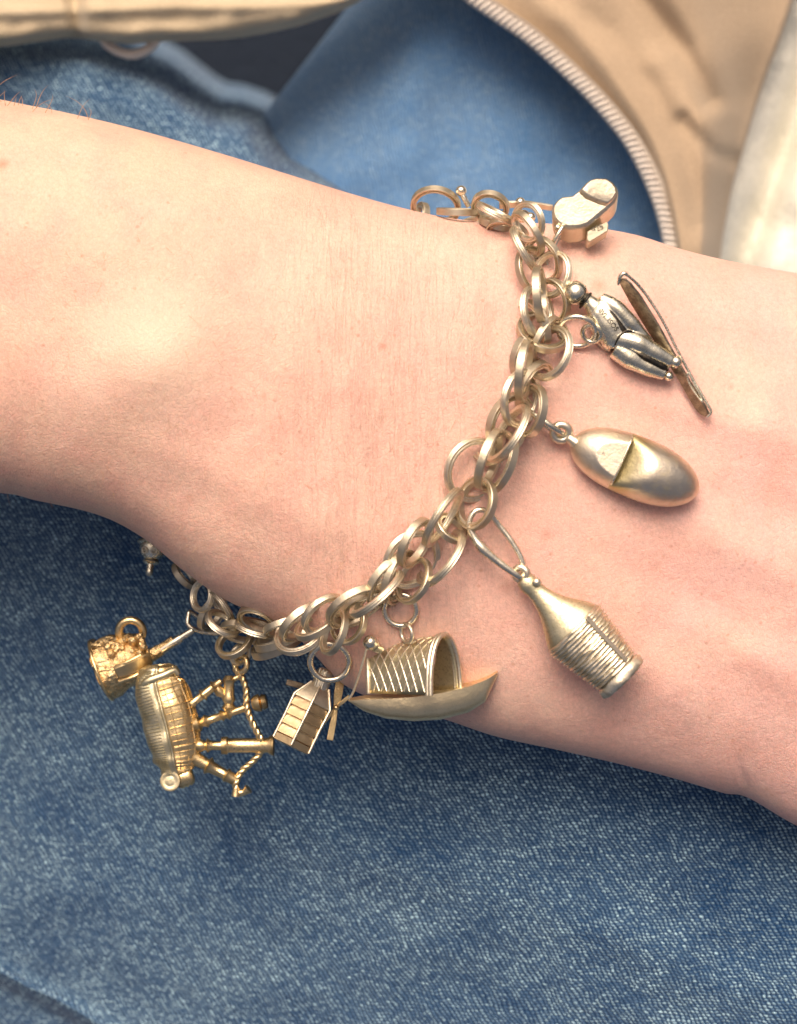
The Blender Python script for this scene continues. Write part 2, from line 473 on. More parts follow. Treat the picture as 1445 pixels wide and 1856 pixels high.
RELIEF = [  # u, v, length, width, rotation (deg, image), height mm
 (275, 640, 135, 105, -15, 3.2), (150, 790, 190, 85, 8, -0.2), (400, 775, 130, 70, 25, -0.4), (560, 560, 120, 60, 0, 0.5),
 (620, 690, 120, 60, 20, 0.7), (470, 480, 160, 50, 15, -0.6), (700, 520, 60, 130, 0, 0.4), (820, 640, 60, 150, 0, 0.4),
 (900, 620, 26, 150, -6, -1.0), (1330, 985, 190, 38, 33, 1.5), (1440, 930, 110, 42, 24, -1.3), (1290, 1100, 130, 40, 34, -1.0),
 (1410, 1210, 130, 40, 28, 1.3), (1230, 790, 120, 40, 15, -0.5), (1380, 780, 140, 40, 20, 1.2), (1400, 640, 160, 40, 12, -0.9),
 (1120, 960, 80, 50, 30, 0.6), (1120, 560, 110, 60, 15, 0.8), (1352, 1420, 8, 40, -18, -0.7), (1265, 1390, 8, 45, -10, -0.35),
 (1000, 1180, 120, 60, 30, -0.6), (1240, 1260, 140, 60, 25, 0.7), (350, 900, 160, 40, 22, -0.8), (100, 430, 200, 60, 10, 0.6), (560, 950, 120, 50, 20, 0.7)]
REL = [(a, b, c, d, math.cos(R(e)), math.sin(R(e)), h) for a, b, c, d, e, h in RELIEF]

def arm_mesh():
    ids = list(range(len(STN)))
    def cm(col, s):
        i = min(int(s), len(STN) - 2); t = s - i
        p0, p1, p2, p3 = (STN[max(i - 1, 0)][col], STN[i][col], STN[i + 1][col], STN[min(i + 2, len(STN) - 1)][col])
        return 0.5 * ((2 * p1) + (-p0 + p2) * t + (2 * p0 - 5 * p1 + 4 * p2 - p3) * t * t + (-p0 + 3 * p1 - 3 * p2 + p3) * t ** 3)
    rows = []
    NS, NT = 330, 240
    for a in range(NS + 1):
        s = (len(STN) - 1) * a / NS
        tu, tv, bu, bv, h, zc = [cm(c, s) for c in range(6)]
        C = Vector(((tu + bu) / 2, (tv + bv) / 2)); W = Vector(((tu - bu) / 2, (tv - bv) / 2))
        row = []
        for j in range(NT):
            q = 2 * math.pi * j / NT
            cx, sz = math.cos(q), math.sin(q)
            e = 2 / 2.6
            cxx = math.copysign(abs(cx) ** e, cx); szz = math.copysign(abs(sz) ** e, sz)
            p = C + W * cxx
            z = zc + h * szz
            if sz > 0:
                w = min(1.0, sz * 3.0)
                for (ru, rv, rl, rw, c_, s_, rh) in REL:
                    du, dv = p.x - ru, p.y - rv
                    x_ = (du * c_ + dv * s_) / rl; y_ = (-du * s_ + dv * c_) / rw
                    q2 = x_ * x_ + y_ * y_
                    if q2 < 9: z += w * .62 * rh * math.exp(-q2)
            z += 0.22 * noise.noise(Vector((p.x, p.y, sz * 60)) * 0.011) + 0.07 * noise.noise(Vector((p.x * 1.4, p.y * 0.5, sz * 60)) * 0.05)
            row.append(P(p.x, p.y, z * 0.001))
        rows.append(row)
    mb = MB(); mb.grid(rows, close_u=True, cap=True)
    # fingers and thumb beyond the frame: tapered, bent, with rounded tips
    for (pts, r0) in (([(1800, 760, -17), (2060, 780, -15), (2300, 860, -24), (2420, 900, -38)], 8.5), ([(1830, 930, -17), (2120, 960, -13), (2400, 1040, -22), (2540, 1080, -38)], 8.8),
                      ([(1820, 1110, -18), (2100, 1150, -14), (2350, 1220, -24), (2470, 1250, -38)], 8.3), ([(1780, 1300, -19), (2000, 1370, -17), (2180, 1430, -26), (2270, 1450, -36)], 7.2),
                      ([(1600, 640, -20), (1760, 470, -24), (1900, 330, -30), (2040, 260, -38)], 9.5)):
        t = MB(); pp = [P(a, b, c * .001) for a, b, c in pts]
        d = (pp[-1] - pp[-2]).normalized() * 0.004
        pp += [pp[-1] + d, pp[-1] + d * 1.6]
        t.tube(pp, [r0 * .001, r0 * .00096, r0 * .0009, r0 * .0008, r0 * .0006, r0 * .0002], n=20, sub=6)
        mb.add(t.v, t.f)
    return mb

AM = arm_mesh()
bvh = BVHTree.FromPolygons(AM.v, AM.f)
CAMV = Vector((0, 0, DIST))
def surf(u, v, default=-0.03):
    d = (P(u, v, 0) - CAMV).normalized()
    hit = bvh.ray_cast(CAMV, d)
    return hit[0].z if hit[0] is not None else default

person = empty('person', P(-40, 900, -0.034), 'bare forearm and back of a hand stretched across the lap, wearing the charm bracelet', 'person')
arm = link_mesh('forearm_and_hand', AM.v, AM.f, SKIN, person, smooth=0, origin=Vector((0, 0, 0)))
arm.data.shade_smooth()
# fine body hair
hb = MB()
def hair(p, d, L, r, curl):
    pts = [p + d * (L * t) + curl * (t * t * L) for t in (0, .33, .66, 1)]
    hb.tube(pts, [r, r * .9, r * .6, r * .15], n=4, sub=3)
for i in range(17):
    u = random.uniform(-30, 165); v = interp([-60, 0, 120, 250], [170, 181, 205, 236], u) + random.uniform(2, 12)
    hair(P(u, v, surf(u, v + 8, -.012) - .001), Vector((random.uniform(-.9, .9), 1, .2)).normalized(), random.uniform(.0018, .0058), .000055, Vector((random.uniform(-.7, .7), -.3, 0)))
for i in range(260):
    u = random.uniform(10, 900); v = random.uniform(260, 1050)
    z = surf(u, v, None)
    if z is None or z < -.011: continue
    a = random.gauss(-1.45, .45)
    hair(P(u, v, z), Vector((math.cos(a), math.sin(a), .25)).normalized(), random.uniform(.0010, .0026), .000022, Vector((random.uniform(-.4, .4), random.uniform(-.2, .2), -.25)))
for i in range(60):
    u = random.uniform(1000, 1440); v = random.uniform(560, 1350)
    z = surf(u, v, None)
    if z is None: continue
    a = random.gauss(-.9, .4)
    hair(P(u, v, z), Vector((math.cos(a), math.sin(a), .25)).normalized(), random.uniform(.0009, .002), .000014, Vector((random.uniform(-.3, .3), 0, -.25)))
ho = link_mesh('arm_hair', hb.v, hb.f, HAIR, arm, smooth=0)
ho['kind'] = 'stuff'

# ------------------------------------------------------------------ jeans
E1 = [(-1400, 20), (-500, 30), (-100, 55), (0, 62), (120, 76), (230, 102), (300, 140), (350, 180), (392, 207), (430, 211), (462, 222), (485, 258), (515, 296), (570, 326), (700, 420), (900, 500), (1200, 560), (1500, 640), (2600, 700)]
def edge_v(u):
    return interp([p[0] for p in E1], [p[1] for p in E1], u)
def sdist(poly, u, v):
    best = 1e9
    for i in range(len(poly) - 1):
        ax, ay = poly[i]; bx, by = poly[i + 1]
        dx, dy = bx - ax, by - ay
        t = max(0, min(1, ((u - ax) * dx + (v - ay) * dy) / (dx * dx + dy * dy)))
        d = math.hypot(u - ax - dx * t, v - ay - dy * t)
        if d < best: best = d
    return best
SEAM = [(-300, 1640), (-60, 1735), (0, 1768), (60, 1800), (110, 1822), (190, 1870), (330, 1960), (500, 2100)]
def leg1_z(u, v):
    d = max(0.0, (1250 - u) * 0.7 + (v - 1300) * 0.35) / 1000
    z = -29 - 36 * min(d, 1.9) ** 1.5
    z -= 56 * smooth01((760 - v) / 520)
    z -= 16 * smooth01((v - 1500) / 1400) * 1.2
    z += 1.3 * noise.noise(Vector((u, v, 0)) * 0.0035) + 0.5 * noise.noise(Vector((u, v, 9)) * 0.012)
    # soft folds running towards the knee
    z += 1.1 * math.exp(-((v - (1560 + (u - 700) * .35)) / 60) ** 2) * smooth01((u - 200) / 500)
    e = edge_v(u)
    if v < e + 80:
        dd = sdist(E1, u, v); dd = -dd if v > e else dd          # positive above the edge
        z -= 2.5 * math.exp(-((dd + 10) / 60.0) ** 2) if dd < 0 else 0
        z -= 110 * smooth01((dd + 45) / 150.0) ** 1.3 + 420 * smooth01((dd - 15) / 90.0)
    if u < 560 and v > 1600:
        ds = sdist(SEAM, u, v)
        below = v > interp([p[0] for p in SEAM], [p[1] for p in SEAM], u)
        s = ds if below else -ds
        z += 1.3 * math.exp(-((s + 10) / 13.0) ** 2) - 2.6 * smooth01((s) / 22.0)
    return z * 0.001

def axis_values(a, b, fa, fb, step, coarse):
    out = []; x = a
    while x < b:
        out.append(x); x += step if fa <= x <= fb else coarse
    out.append(b)
    return out

def sheet(zf, us, vs_, thick, shift=None):
    shift = shift or (lambda v: 0.0)
    top = [[P(u + shift(v), v, zf(u + shift(v), v)) for u in us] for v in vs_]
    mb = MB(); mb.grid(top)
    n, m = len(vs_), len(us)
    bot = [[p - Vector((0, 0, thick)) for p in r] for r in top]
    b0 = len(mb.v)
    ring = [(0, j) for j in range(m)] + [(i, m - 1) for i in range(1, n)] + [(n - 1, j) for j in range(m - 2, -1, -1)] + [(i, 0) for i in range(n - 2, 0, -1)]
    mb.v += [bot[i][j] for i, j in ring]
    K = len(ring)
    for k in range(K):
        i, j = ring[k]; i2, j2 = ring[(k + 1) % K]
        mb.f.append((i * m + j, b0 + k, b0 + (k + 1) % K, i2 * m + j2))
    mb.f.append(tuple(b0 + k for k in range(K)))
    return mb

jeans = empty('jeans', P(700, 1500, -0.09), 'worn mid blue denim jeans on the lap under the forearm', 'jeans')
us = axis_values(-1300, 2700, -120, 1560, 9, 60)
vs1 = axis_values(-700, 3000, -40, 1960, 9, 60)
m1 = sheet(leg1_z, us, vs1, 0.045)
l1 = link_mesh('trouser_leg', m1.v, m1.f, DENIM, jeans, smooth=60, origin=Vector((0, 0, 0)))
l1['label'] = 'dark indigo denim thigh the forearm rests on'
def leg2_edge(v):
    return 640 - .78 * min(v, 420)
def leg2_z(u, v):
    z = -108 - 10 * ((v - 150) / 700) ** 2 - 90 * smooth01((u - 1232) / 70)
    z -= 30 * (1 - math.sqrt(max(0.0, 1 - max(0.0, 1 - (u - leg2_edge(v)) / 260.0) ** 2)))
    z += 2.2 * noise.noise(Vector((u, v, 30)) * 0.004) + 0.8 * noise.noise(Vector((u, v, 39)) * 0.011)
    z += 2.0 * math.exp(-((u - 740) / 45) ** 2)
    return z * .001
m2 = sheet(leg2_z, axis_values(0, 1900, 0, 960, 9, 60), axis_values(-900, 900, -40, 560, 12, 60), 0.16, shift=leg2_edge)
l2 = link_mesh('trouser_leg', m2.v, m2.f, DENIM_LIT, jeans, smooth=60, origin=Vector((0, 0, 0)))
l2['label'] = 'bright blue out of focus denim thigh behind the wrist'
# the hem seam stitching ridge at lower left
sm = MB()
pts = [P(u, v, leg1_z(u, v) + .0002) for u, v in spline([Vector(p) for p in [(-300, 1630), (-60, 1725), (0, 1758), (60, 1790), (110, 1812), (190, 1860), (330, 1950)]], [1] * 7, 6, False)[0]]
sm.tube(pts, 0.0005, n=8, sub=1)
link_mesh('seam', sm.v, sm.f, DENIM, l1, smooth=60)

# ------------------------------------------------------------------ jacket
jacket = empty('jacket', P(1000, 0, -0.085), 'open tan cotton jacket with a pale coil zip lying round the lap', 'jacket')
def loft_cloth(A, B, zf, n_s=90, n_t=60, thick=0.004, rim=14.0):
    """cloth between edge curve A and curve B with softly rolled rims"""
    a, _ = spline([Vector(p) for p in A], [1] * len(A), 12, False)
    b, _ = spline([Vector(p) for p in B], [1] * len(B), 12, False)
    def at(c, t):
        x = t * (len(c) - 1); i = min(int(x), len(c) - 2); return c[i].lerp(c[i + 1], x - i)
    rows = []
    for i in range(n_s + 1):
        s = i / n_s; pa, pb = at(a, s), at(b, s)
        W = (pb - pa).length
        row = []
        for j in range(n_t + 1):
            t = j / n_t
            t = t * t * (3 - 2 * t) * .5 + t * .5
            d = min(t * W, (1 - t) * W)
            roll = 1 - math.sqrt(max(0, 1 - (1 - min(1, d / rim)) ** 2)) if d < rim else 0
            p = pa.lerp(pb, t)
            row.append(P(p.x, p.y, (zf(p.x, p.y, s, t) - roll * 3.0) * .001))
        under = [q - Vector((0, 0, thick)) for q in reversed(row)]
        rows.append(row + under)
    mb = MB(); mb.grid(rows, close_u=True, cap=True)
    return mb
J1 = [(-500, 60), (-100, 80), (0, 75), (60, 67), (125, 60), (180, 66), (230, 70), (300, 66), (370, 64), (425, 60), (485, 50), (545, 36), (600, 17), (645, -4), (720, -50), (820, -120), (1000, -260)]
J2 = [(-500, -700), (-100, -700), (0, -700), (60, -700), (125, -700), (180, -700), (230, -700), (300, -700), (370, -700), (425, -700), (485, -700), (545, -700), (600, -700), (645, -700), (720, -700), (820, -700), (1000, -700)]
def jz(u, v, s, t):
    z = -86 + 1.4 * noise.noise(Vector((u, v * 1.4, 3)) * 0.012) + .5 * noise.noise(Vector((u, v, 5)) * 0.03)
    z -= 3.5 * math.exp(-((u - 135 - v * .1) / 14) ** 2)          # seam of the placket
    z += 1.5 * math.exp(-((u - 185) / 30) ** 2)
    z += 12 * smooth01((-190 - v) / 300)        # the garment rises with the wearer's waist above the frame
    z += 1.6 * math.exp(-((v - 14 + (u - 300) * .03) / 14) ** 2)
    return z
mj = loft_cloth(J1, J2, jz, n_s=200, n_t=120, rim=22)
jl = link_mesh('jacket_panel', mj.v, mj.f, KHAKI, jacket, smooth=60)
jl['label'] = 'khaki lower hem of the jacket'
tg = MB().tube([V(190, 66), V(205, 88), V(240, 99), V(272, 86), V(284, 62), V(240, 48)], 9, n=10, closed=True, sub=6)
o = tg.build('drawcord_loop', Space(-0.094), TEETH, jacket); o['label'] = 'pale round cord loop under the hem'
Z1 = [(560, -340), (700, -180), (800, -55), (850, -8), (905, 30), (960, 68), (1010, 112), (1060, 160), (1100, 203), (1140, 254), (1172, 312), (1196, 370), (1212, 430), (1222, 500), (1228, 620)]
RB = [(1130, -560), (1410, -500), (1460, -300), (1470, -160), (1455, -60), (1435, 10), (1415, 70), (1392, 130), (1375, 180), (1360, 230), (1345, 280), (1330, 330), (1318, 390), (1306, 470), (1300, 620)]
FOLD = [([(1120, -60), (1175, 10), (1240, 90), (1285, 180)], 13, -4.5), ([(1215, -60), (1255, 30), (1290, 120), (1310, 200)], 22, 3.5), ([(1040, 30), (1120, 120), (1180, 220), (1225, 330), (1245, 460)], 24, 2.6),
        ([(1000, -20), (1100, 60), (1180, 160), (1240, 270), (1270, 400)], 15, -2.6), ([(1190, 120), (1240, 200), (1300, 262)], 18, 2.2), ([(1240, 220), (1290, 275), (1330, 290)], 10, -2.5)]
def jr(u, v, s, t):
    z = -94 + 1.5 * noise.noise(Vector((u, v, 13)) * 0.008)
    for pl, w, h in FOLD: z += .62 * h * math.exp(-(sdist(pl, u, v) / (w * 1.8)) ** 2)
    z -= 16 * smooth01((t - .55) / .45)
    z += 4 * smooth01(t * 5)
    return z
mj = loft_cloth(Z1, RB, jr, n_s=180, n_t=90, rim=10)
jp = link_mesh('jacket_panel', mj.v, mj.f, TAN, jacket, smooth=60)
jp['label'] = 'soft folded tan jacket front'
zc_, _ = spline([Vector(p) for p in Z1], [1] * len(Z1), 14, False)
zsel = zc_[14:-10]
nrmv = []
tp = MB(); rows = []
for i, p in enumerate(zsel):
    t = (zsel[min(i + 1, len(zsel) - 1)] - zsel[max(i - 1, 0)]).normalized()
    n_ = Vector((t.y, -t.x))          # towards the cloth
    if n_.x < 0: n_ = -n_
    nrmv.append((t, n_))
    z = -.0935
    rows.append([P(*(p - n_ * 12), z), P(*(p - n_ * 12), z + .0008), P(*(p + n_ * 20), z + .0035), P(*(p + n_ * 20), z)])
tp.grid(rows, close_u=True, cap=True)
tape = link_mesh('zipper_tape', tp.v, tp.f, TAPE, jacket, smooth=60)
acc = 0.0; last = zsel[0]; k = 0; tmesh = None; tooth_n = 0
for i in range(1, len(zsel)):
    seg = (zsel[i] - zsel[i - 1]).length; pos = 0.0
    while acc + seg - pos >= 11.5:
        pos += 11.5 - acc; acc = 0.0
        if pos > seg: break
        p = zsel[i - 1].lerp(zsel[i], pos / seg); t, n_ = nrmv[i]
        c = P(*(p + n_ * 2), -.0905)
        if c.y > .10: continue
        ang = math.atan2(-(n_.y * .9 + t.y * .35), n_.x * .9 + t.x * .35)
        if tmesh is None:
            tb = MB(); kk = S0 * (DIST + .09) / DIST
            tb.tube([Vector((-11, 0, -2)) * kk, Vector((-8, 0, 3)) * kk, Vector((0, 0, 5)) * kk, Vector((8, 0, 3)) * kk, Vector((11, 0, -2)) * kk], [3.0 * kk, 3.5 * kk, 3.6 * kk, 3.5 * kk, 3.0 * kk], n=8, sub=2)
            to = link_mesh('tooth', tb.v, tb.f, TEETH, None, smooth=60); tmesh = to.data
        else:
            to = bpy.data.objects.new('tooth', tmesh); sc.collection.objects.link(to)
        to.parent = tape; to.location = c - jacket.location; to.rotation_euler = (0, 0, ang)
        tooth_n += 1
    acc += seg - pos

# ------------------------------------------------------------------ cream fleece throw
def crz(u, v):
    return (-118 + 4 * noise.noise(Vector((u, v, 50)) * 0.010) + 0.3 * noise.noise(Vector((u, v, 55)) * 0.035) - 9 * math.exp(-((u - 1400 - (v - 330) * -.35) / 30) ** 2) + 6 * smooth01((80 - v) / 120)) * .001
mc = sheet(crz, axis_values(1000, 2700, 1180, 1560, 10, 60), axis_values(-900, 900, -40, 560, 10, 60), 0.02)
thr = link_mesh('fleece_throw', mc.v, mc.f, CREAM, None, smooth=0, origin=P(1500, 200, -.14))
thr['label'] = 'blurred cream fleece throw beyond the tan jacket'; thr['category'] = 'throw'

# ------------------------------------------------------------------ bracelet chain
bracelet = empty('bracelet_chain', P(870, 850, 0.0), 'pale gold silver bracelet chain of paired grooved round links around the wrist', 'bracelet')
def ring_rows(Rr, bw, tw, groove=True, n=44, beads=False):
    if beads:      # wire drawn with two grooves, so it reads as three fine strands
        pts = []
        a = tw / 2 * .92; b = bw / 2; rc = Rr - b
        N = 36
        for i in range(N):
            q = 2 * math.pi * i / N
            x_, y_ = math.cos(q), math.sin(q)
            k_ = 1 / (abs(x_) ** 4 + abs(y_) ** 4) ** .25
            g_ = 1 - .20 * math.exp(-((abs(y_ * k_) - .36) / .15) ** 2) * (abs(x_) > .5) - .22 * math.exp(-((x_ * k_) / .22) ** 2) * (abs(y_) > .7)
            pts.append((rc + b * x_ * k_ * (g_ if abs(x_) > .5 else 1), a * y_ * k_ * (g_ if abs(y_) > .7 else 1)))
        return pts
    """outer radius, band radial thickness, axial width -> local rows (radial, axial) swept round"""
    a = tw / 2; ro, ri = Rr, Rr - bw
    c = 1.1
    prof = [(ro - c, -a), (ro, -a + c), (ro, a - c), (ro - c, a)]
    if groove: prof += [(ro - bw * .30, a), (ro - bw * .42, a - 3.8), (ro - bw * .54, a - 3.8), (ro - bw * .64, a)]
    prof += [(ri + c, a - .6), (ri, a - 1.6), (ri, -a + 1.6), (ri + c, -a + .6)]
    if groove: prof += [(ro - bw * .64, -a), (ro - bw * .54, -a + 3.8), (ro - bw * .42, -a + 3.8), (ro - bw * .30, -a)]
    return prof
def chain_link(u, v, A, B, phi, near, z=None, lift=0.0, bw=12.5, tw=15.0, groove=True, mat=None, name='link', parent=None, oval=1.0, beads=False):
    c = max(0.03, min(0.985, max(B - tw * .42, 1.0) / A))
    s = math.sqrt(1 - c * c)
    mj_ = Vector((math.cos(R(phi)), -math.sin(R(phi)), 0))
    pr = Vector((-mj_.y, mj_.x, 0))
    if pr.x * near[0] - pr.y * near[1] < 0: pr = -pr
    e2 = pr * c + Vector((0, 0, s))
    ax = mj_.cross(e2)
    if z is None:
        z = surf(u, v, -.018) + (A * s * 0.62) * S0 + 0.0004
    z += lift * .001
    sp = Space(z)
    prof = ring_rows(A, bw, tw, groove, beads=beads)
    n = 44
    ctr = V(u, v, 0)
    rows = []
    for i in range(n):
        q = 2 * math.pi * i / n
        rad = mj_ * (math.cos(q)) + e2 * math.sin(q) * oval
        rows.append([ctr + rad * r_ + ax * a_ for r_, a_ in prof])
    mb = MB(); mb.grid(rows, close_u=True, close_v=True)
    return mb.build(name, sp, mat or SILVER, parent or bracelet, smooth=35, origin=ctr)

L, RT, UP, DN = (-1, 0), (1, 0), (0, -1), (0, 1)
LINKS = [ # u, v, A, B, phi, near(side facing the viewer), lift mm, z or None
 (790, 374, 46, 34, 8, UP, 0, -.018), (762, 396, 30, 17, 100, RT, 0, -.022), (830, 384, 39, 12, 2, DN, 0, -.013), (858, 404, 38, 16, -18, DN, 0, -.015),
 (889, 374, 35, 27, 15, UP, 0, -.011), (898, 386, 38, 14, 27, DN, 0, -.007), (905, 406, 38, 17, 15, DN, 0, -.011), (920, 424, 40, 24, 20, UP, 0, -.009),
 (958, 402, 38, 30, 70, RT, 0, -.003), (957, 424, 46, 16, 58, RT, 2.4, None), (953, 452, 48, 19, 60, L, .6, None), (968, 490, 46, 37, 75, L, -.8, None),
 (1000, 497, 45, 38, 105, RT, .4, None), (979, 534, 51, 17, 86, L, 2.2, None), (974, 566, 51, 36, 80, L, .2, None), (1002, 545, 42, 30, 70, RT, -1.2, None),
 (984, 602, 49, 42, 20, DN, -.6, None), (997, 640, 53, 40, 112, RT, .8, None), (951, 671, 56, 19, 98, L, 2.0, None), (960, 648, 48, 38, 110, L, -1.5, None),
 (944, 722, 55, 40, 105, L, .2, None), (962, 745, 50, 28, 100, RT, -.4, None), (922, 786, 62, 22, 122, RT, 1.6, None), (926, 768, 58, 46, 115, L, -1.6, None),
 (888, 832, 58, 22, 110, L, 1.4, None), (859, 852, 61, 57, 120, UP, -.9, None), (863, 912, 50, 38, 105, RT, .6, None), (903, 838, 60, 30, 110, RT, -1.5, None),
 (803, 938, 62, 20, 122, L, 1.8, None), (818, 958, 34, 24, 40, DN, .3, None), (800, 1012, 62, 26, 128, DN, -1.3, None), (753, 984, 50, 26, 118, L, 1.0, None),
 (747, 1014, 58, 52, 130, UP, -.6, None), (749, 1052, 46, 31, 118, DN, .4, None), (683, 1076, 62, 17, 139, DN, 2.2, None), (645, 1100, 58, 34, 150, UP, -.2, None),
 (706, 1052, 56, 32, 130, UP, -1.3, None), (606, 1146, 44, 23, 112, RT, 3.2, None), (632, 1128, 42, 36, 110, DN, 0, -.017), (588, 1114, 47, 34, 140, UP, 0, -.013), (545, 1146, 52, 40, 152, DN, 0, -.0165),
 (508, 1156, 50, 16, 160, DN, 0, -.014), (548, 1128, 48, 26, 140, UP, 0, -.019), (466, 1138, 42, 15, 16, DN, 0, -.0135), (466, 1124, 37, 26, 22, UP, 0, -.0155), (502, 1168, 50, 18, 158, DN, 0, -.017),
 (425, 1164, 37, 28, 150, DN, 0, -.017), (404, 1130, 35, 19, 35, DN, 0, -.0155), (402, 1100, 36, 15, 55, RT, 0, -.018), (367, 1080, 31, 27, 100, DN, 0, -.019), (336, 1042, 30, 14, 50, DN, 0, -.030)]
LINKS += [(985, 470, 44, 30, 60, RT, -1.0, None), (968, 590, 48, 24, 70, RT, -1.6, None), (990, 615, 46, 22, 120, L, -1.4, None), (968, 700, 50, 30, 120, L, -1.8, None),
 (905, 800, 54, 34, 140, DN, -1.9, None), (722, 1045, 54, 26, 110, L, -1.5, None), (668, 1098, 50, 30, 165, UP, -1.6, None), (575, 1130, 46, 22, 150, DN, 1.0, -.012), (520, 1136, 44, 18, 165, UP, 0, -.013), (440, 1146, 42, 24, 10, UP, 0, -.018), (385, 1112, 36, 20, 120, L, 0, -.022)]
BEADED = {(803, 938), (683, 1076), (922, 786), (953, 452), (974, 566), (944, 722), (545, 1146), (404, 1130), (402, 1100), (466, 1138), (859, 852), (747, 1014), (958, 402), (1000, 497), (997, 640), (898, 386), (988, 611), (800, 1012), (588, 1114), (888, 1), (367, 1080)}
for (u, v, A, B, phi, near, lift, z) in LINKS:
    small = A < 47
    if z is not None and u > 450 and v > 900:
        z = max(z, surf(u, v, -1) + A * S0 * .45, surf(u, v - 25, -1) - .004)
    chain_link(u, v, A, B, phi, near, z=z, lift=lift, beads=(u, v) in BEADED, bw=10.5 if small else 12.5, tw=12.5 if small else 15)
# clasp beyond the wrist: flat tongue with two end balls
sp = Space(-.016)
MB().ribbon([V(905, 372, 0), V(950, 370, 0), V(1002, 376, -4)], [16, 14, 12], 5, nrm=V(0, .8, .6)).build('clasp_tongue', sp, SILVER, bracelet, bevel=1)
cb_ = MB().ball(V(836, 346, 0), 10); cb_.tube([V(836, 348, 0), V(842, 360, 0), V(850, 374, -3)], 5, n=8)
cb_.build('clasp_ball', sp, WIRE, bracelet)
MB().ball(V(943, 367, 4), 9).build('clasp_ball', sp, WIRE, bracelet)
MB().ball(V(948, 394, 8), 13).ball(V(961, 396, 16), 9).build('clasp_ball', sp, PEWTER, bracelet)

def wire_ring(mb, u, v, A, B, phi, near, r, w=0.0, n=8, squash=1.0):
    c = max(0.05, min(1, B / A)); s = math.sqrt(1 - c * c)
    m = Vector((math.cos(R(phi)), -math.sin(R(phi)), 0)); pr = Vector((-m.y, m.x, 0))
    if pr.x * near[0] - pr.y * near[1] < 0: pr = -pr
    e2 = pr * c + Vector((0, 0, s))
    ctr = V(u, v, w)
    mb.tube([ctr + (m * math.cos(q) + e2 * math.sin(q)) * (A - r) for q in [2 * math.pi * i / 32 for i in range(32)]], r, n=n, closed=True, sub=1)
    return mb
GROUP = 'charms hanging from the bracelet'
def charm(name, u, v, z, label, cat):
    return empty(name, P(u, v, z), label, cat, GROUP)

# ---- figure-eight shaped charm at the top of the wrist
zt = surf(1050, 445) + .0035
sp = Space(zt)
t = charm('hollow_charm', 1060, 400, zt, 'smooth two-lobed pale gold charm standing out past the top of the wrist', 'charm')
body = [(1001, 374), (1008, 364), (1018, 357), (1037, 355), (1048, 346), (1061, 332), (1069, 326), (1080, 323), (1098, 323), (1110, 330), (1118, 340), (1121, 352), (1114, 366), (1100, 380), (1089, 389), (1078, 398), (1066, 408), (1052, 413), (1030, 415), (1012, 408), (1003, 398), (999, 386)]
MB().prism(body, -26, 12, shift=(2, 26), shrink=.97).build('charm_body', sp, SILVER, t, bevel=5, smooth=50)
lobe = [(1052, 346), (1063, 334), (1070, 328), (1080, 326), (1097, 326), (1108, 333), (1115, 342), (1117, 352), (1110, 363), (1101, 371), (1085, 366), (1064, 357)]
MB().prism(lobe, 10, 19, shift=(-4, 6), shrink=1.04).build('upper_lobe', sp, SILVER, t, bevel=3, smooth=50)
pl = MB().prism([(1064, 420), (1100, 402), (1103, 408), (1101, 420), (1068, 440), (1063, 436)], -26, 6, shift=(0, 8)).build('hallmark_plate', sp, SILVER, t, bevel=1.5)
wr = MB().tube([V(1020, 412, 16), V(1012, 424, 22), V(1003, 440, 18), V(997, 452, 6), V(1000, 452, -6), V(1010, 436, -8), V(1016, 418, -2)], 4.2, n=8, closed=True)
wr.build('jump_ring', sp, WIRE, t)
MB().ball(V(1010, 414, 10), 7).build('eye', sp, WIRE, t)

def text_on(body_, sp, u, v, w, size, ang, mat, parent, name='engraving', nrm=None, extr=.6):
    cu = bpy.data.curves.new(name, 'FONT'); cu.body = body_; cu.size = size; cu.extrude = extr; cu.align_x = 'CENTER'; cu.align_y = 'CENTER'
    tmp = bpy.data.objects.new('tmp', cu); sc.collection.objects.link(tmp)
    dg = bpy.context.evaluated_depsgraph_get()
    me = bpy.data.meshes.new_from_object(tmp.evaluated_get(dg))
    rot = Matrix.Rotation(R(ang), 3, 'Z')
    if nrm is not None: rot = Vector((0, 0, 1)).rotation_difference(nrm.normalized()).to_matrix() @ rot
    vs_ = [sp(V(u, v, w) + rot @ q.co) for q in me.vertices]
    fs = [tuple(p.vertices) for p in me.polygons]
    bpy.data.objects.remove(tmp)
    return link_mesh(name, vs_, fs, mat, parent, smooth=0)
text_on('925', sp, 1083, 415, 7, 15, 27, GREENG, pl, nrm=Vector((0, -.35, 1)))

# ---- skier
zt = max(surf(1130, 610), surf(1060, 560), surf(1200, 660)) + .0018
sp = Space(zt)
t = charm('skier_charm', 1130, 610, zt, 'blackened silver skier figure lying on the back of the hand', 'charm')
sk = MB()
sk.ball(V(1043, 532, 6), 23)
sk.tube([V(1052, 538, 4), V(1068, 548, 4), V(1076, 556, 4)], [15, 14, 18], n=16)
sk.tube([V(1074, 552, 2), V(1088, 566, 4), V(1104, 588, 4), V(1118, 612, 3), V(1124, 626, 2)], [19, 32, 34, 32, 26], n=20, flat=.75, nrm=Vector((0, 0, 1)))
sk.tube([V(1088, 543, 8), V(1112, 558, 12), V(1140, 585, 12), V(1160, 606, 8), V(1178, 622, 4)], [13, 16.5, 15, 12, 8], n=16)
sk.tube([V(1080, 590, -8), V(1090, 615, -10), V(1110, 632, -10)], [9, 11, 8], n=14)
sk.tube([V(1122, 614, 4), V(1150, 622, 10), V(1180, 637, 9), V(1210, 653, 6), V(1218, 658, 4)], [24, 21, 17.5, 14, 11], n=18)
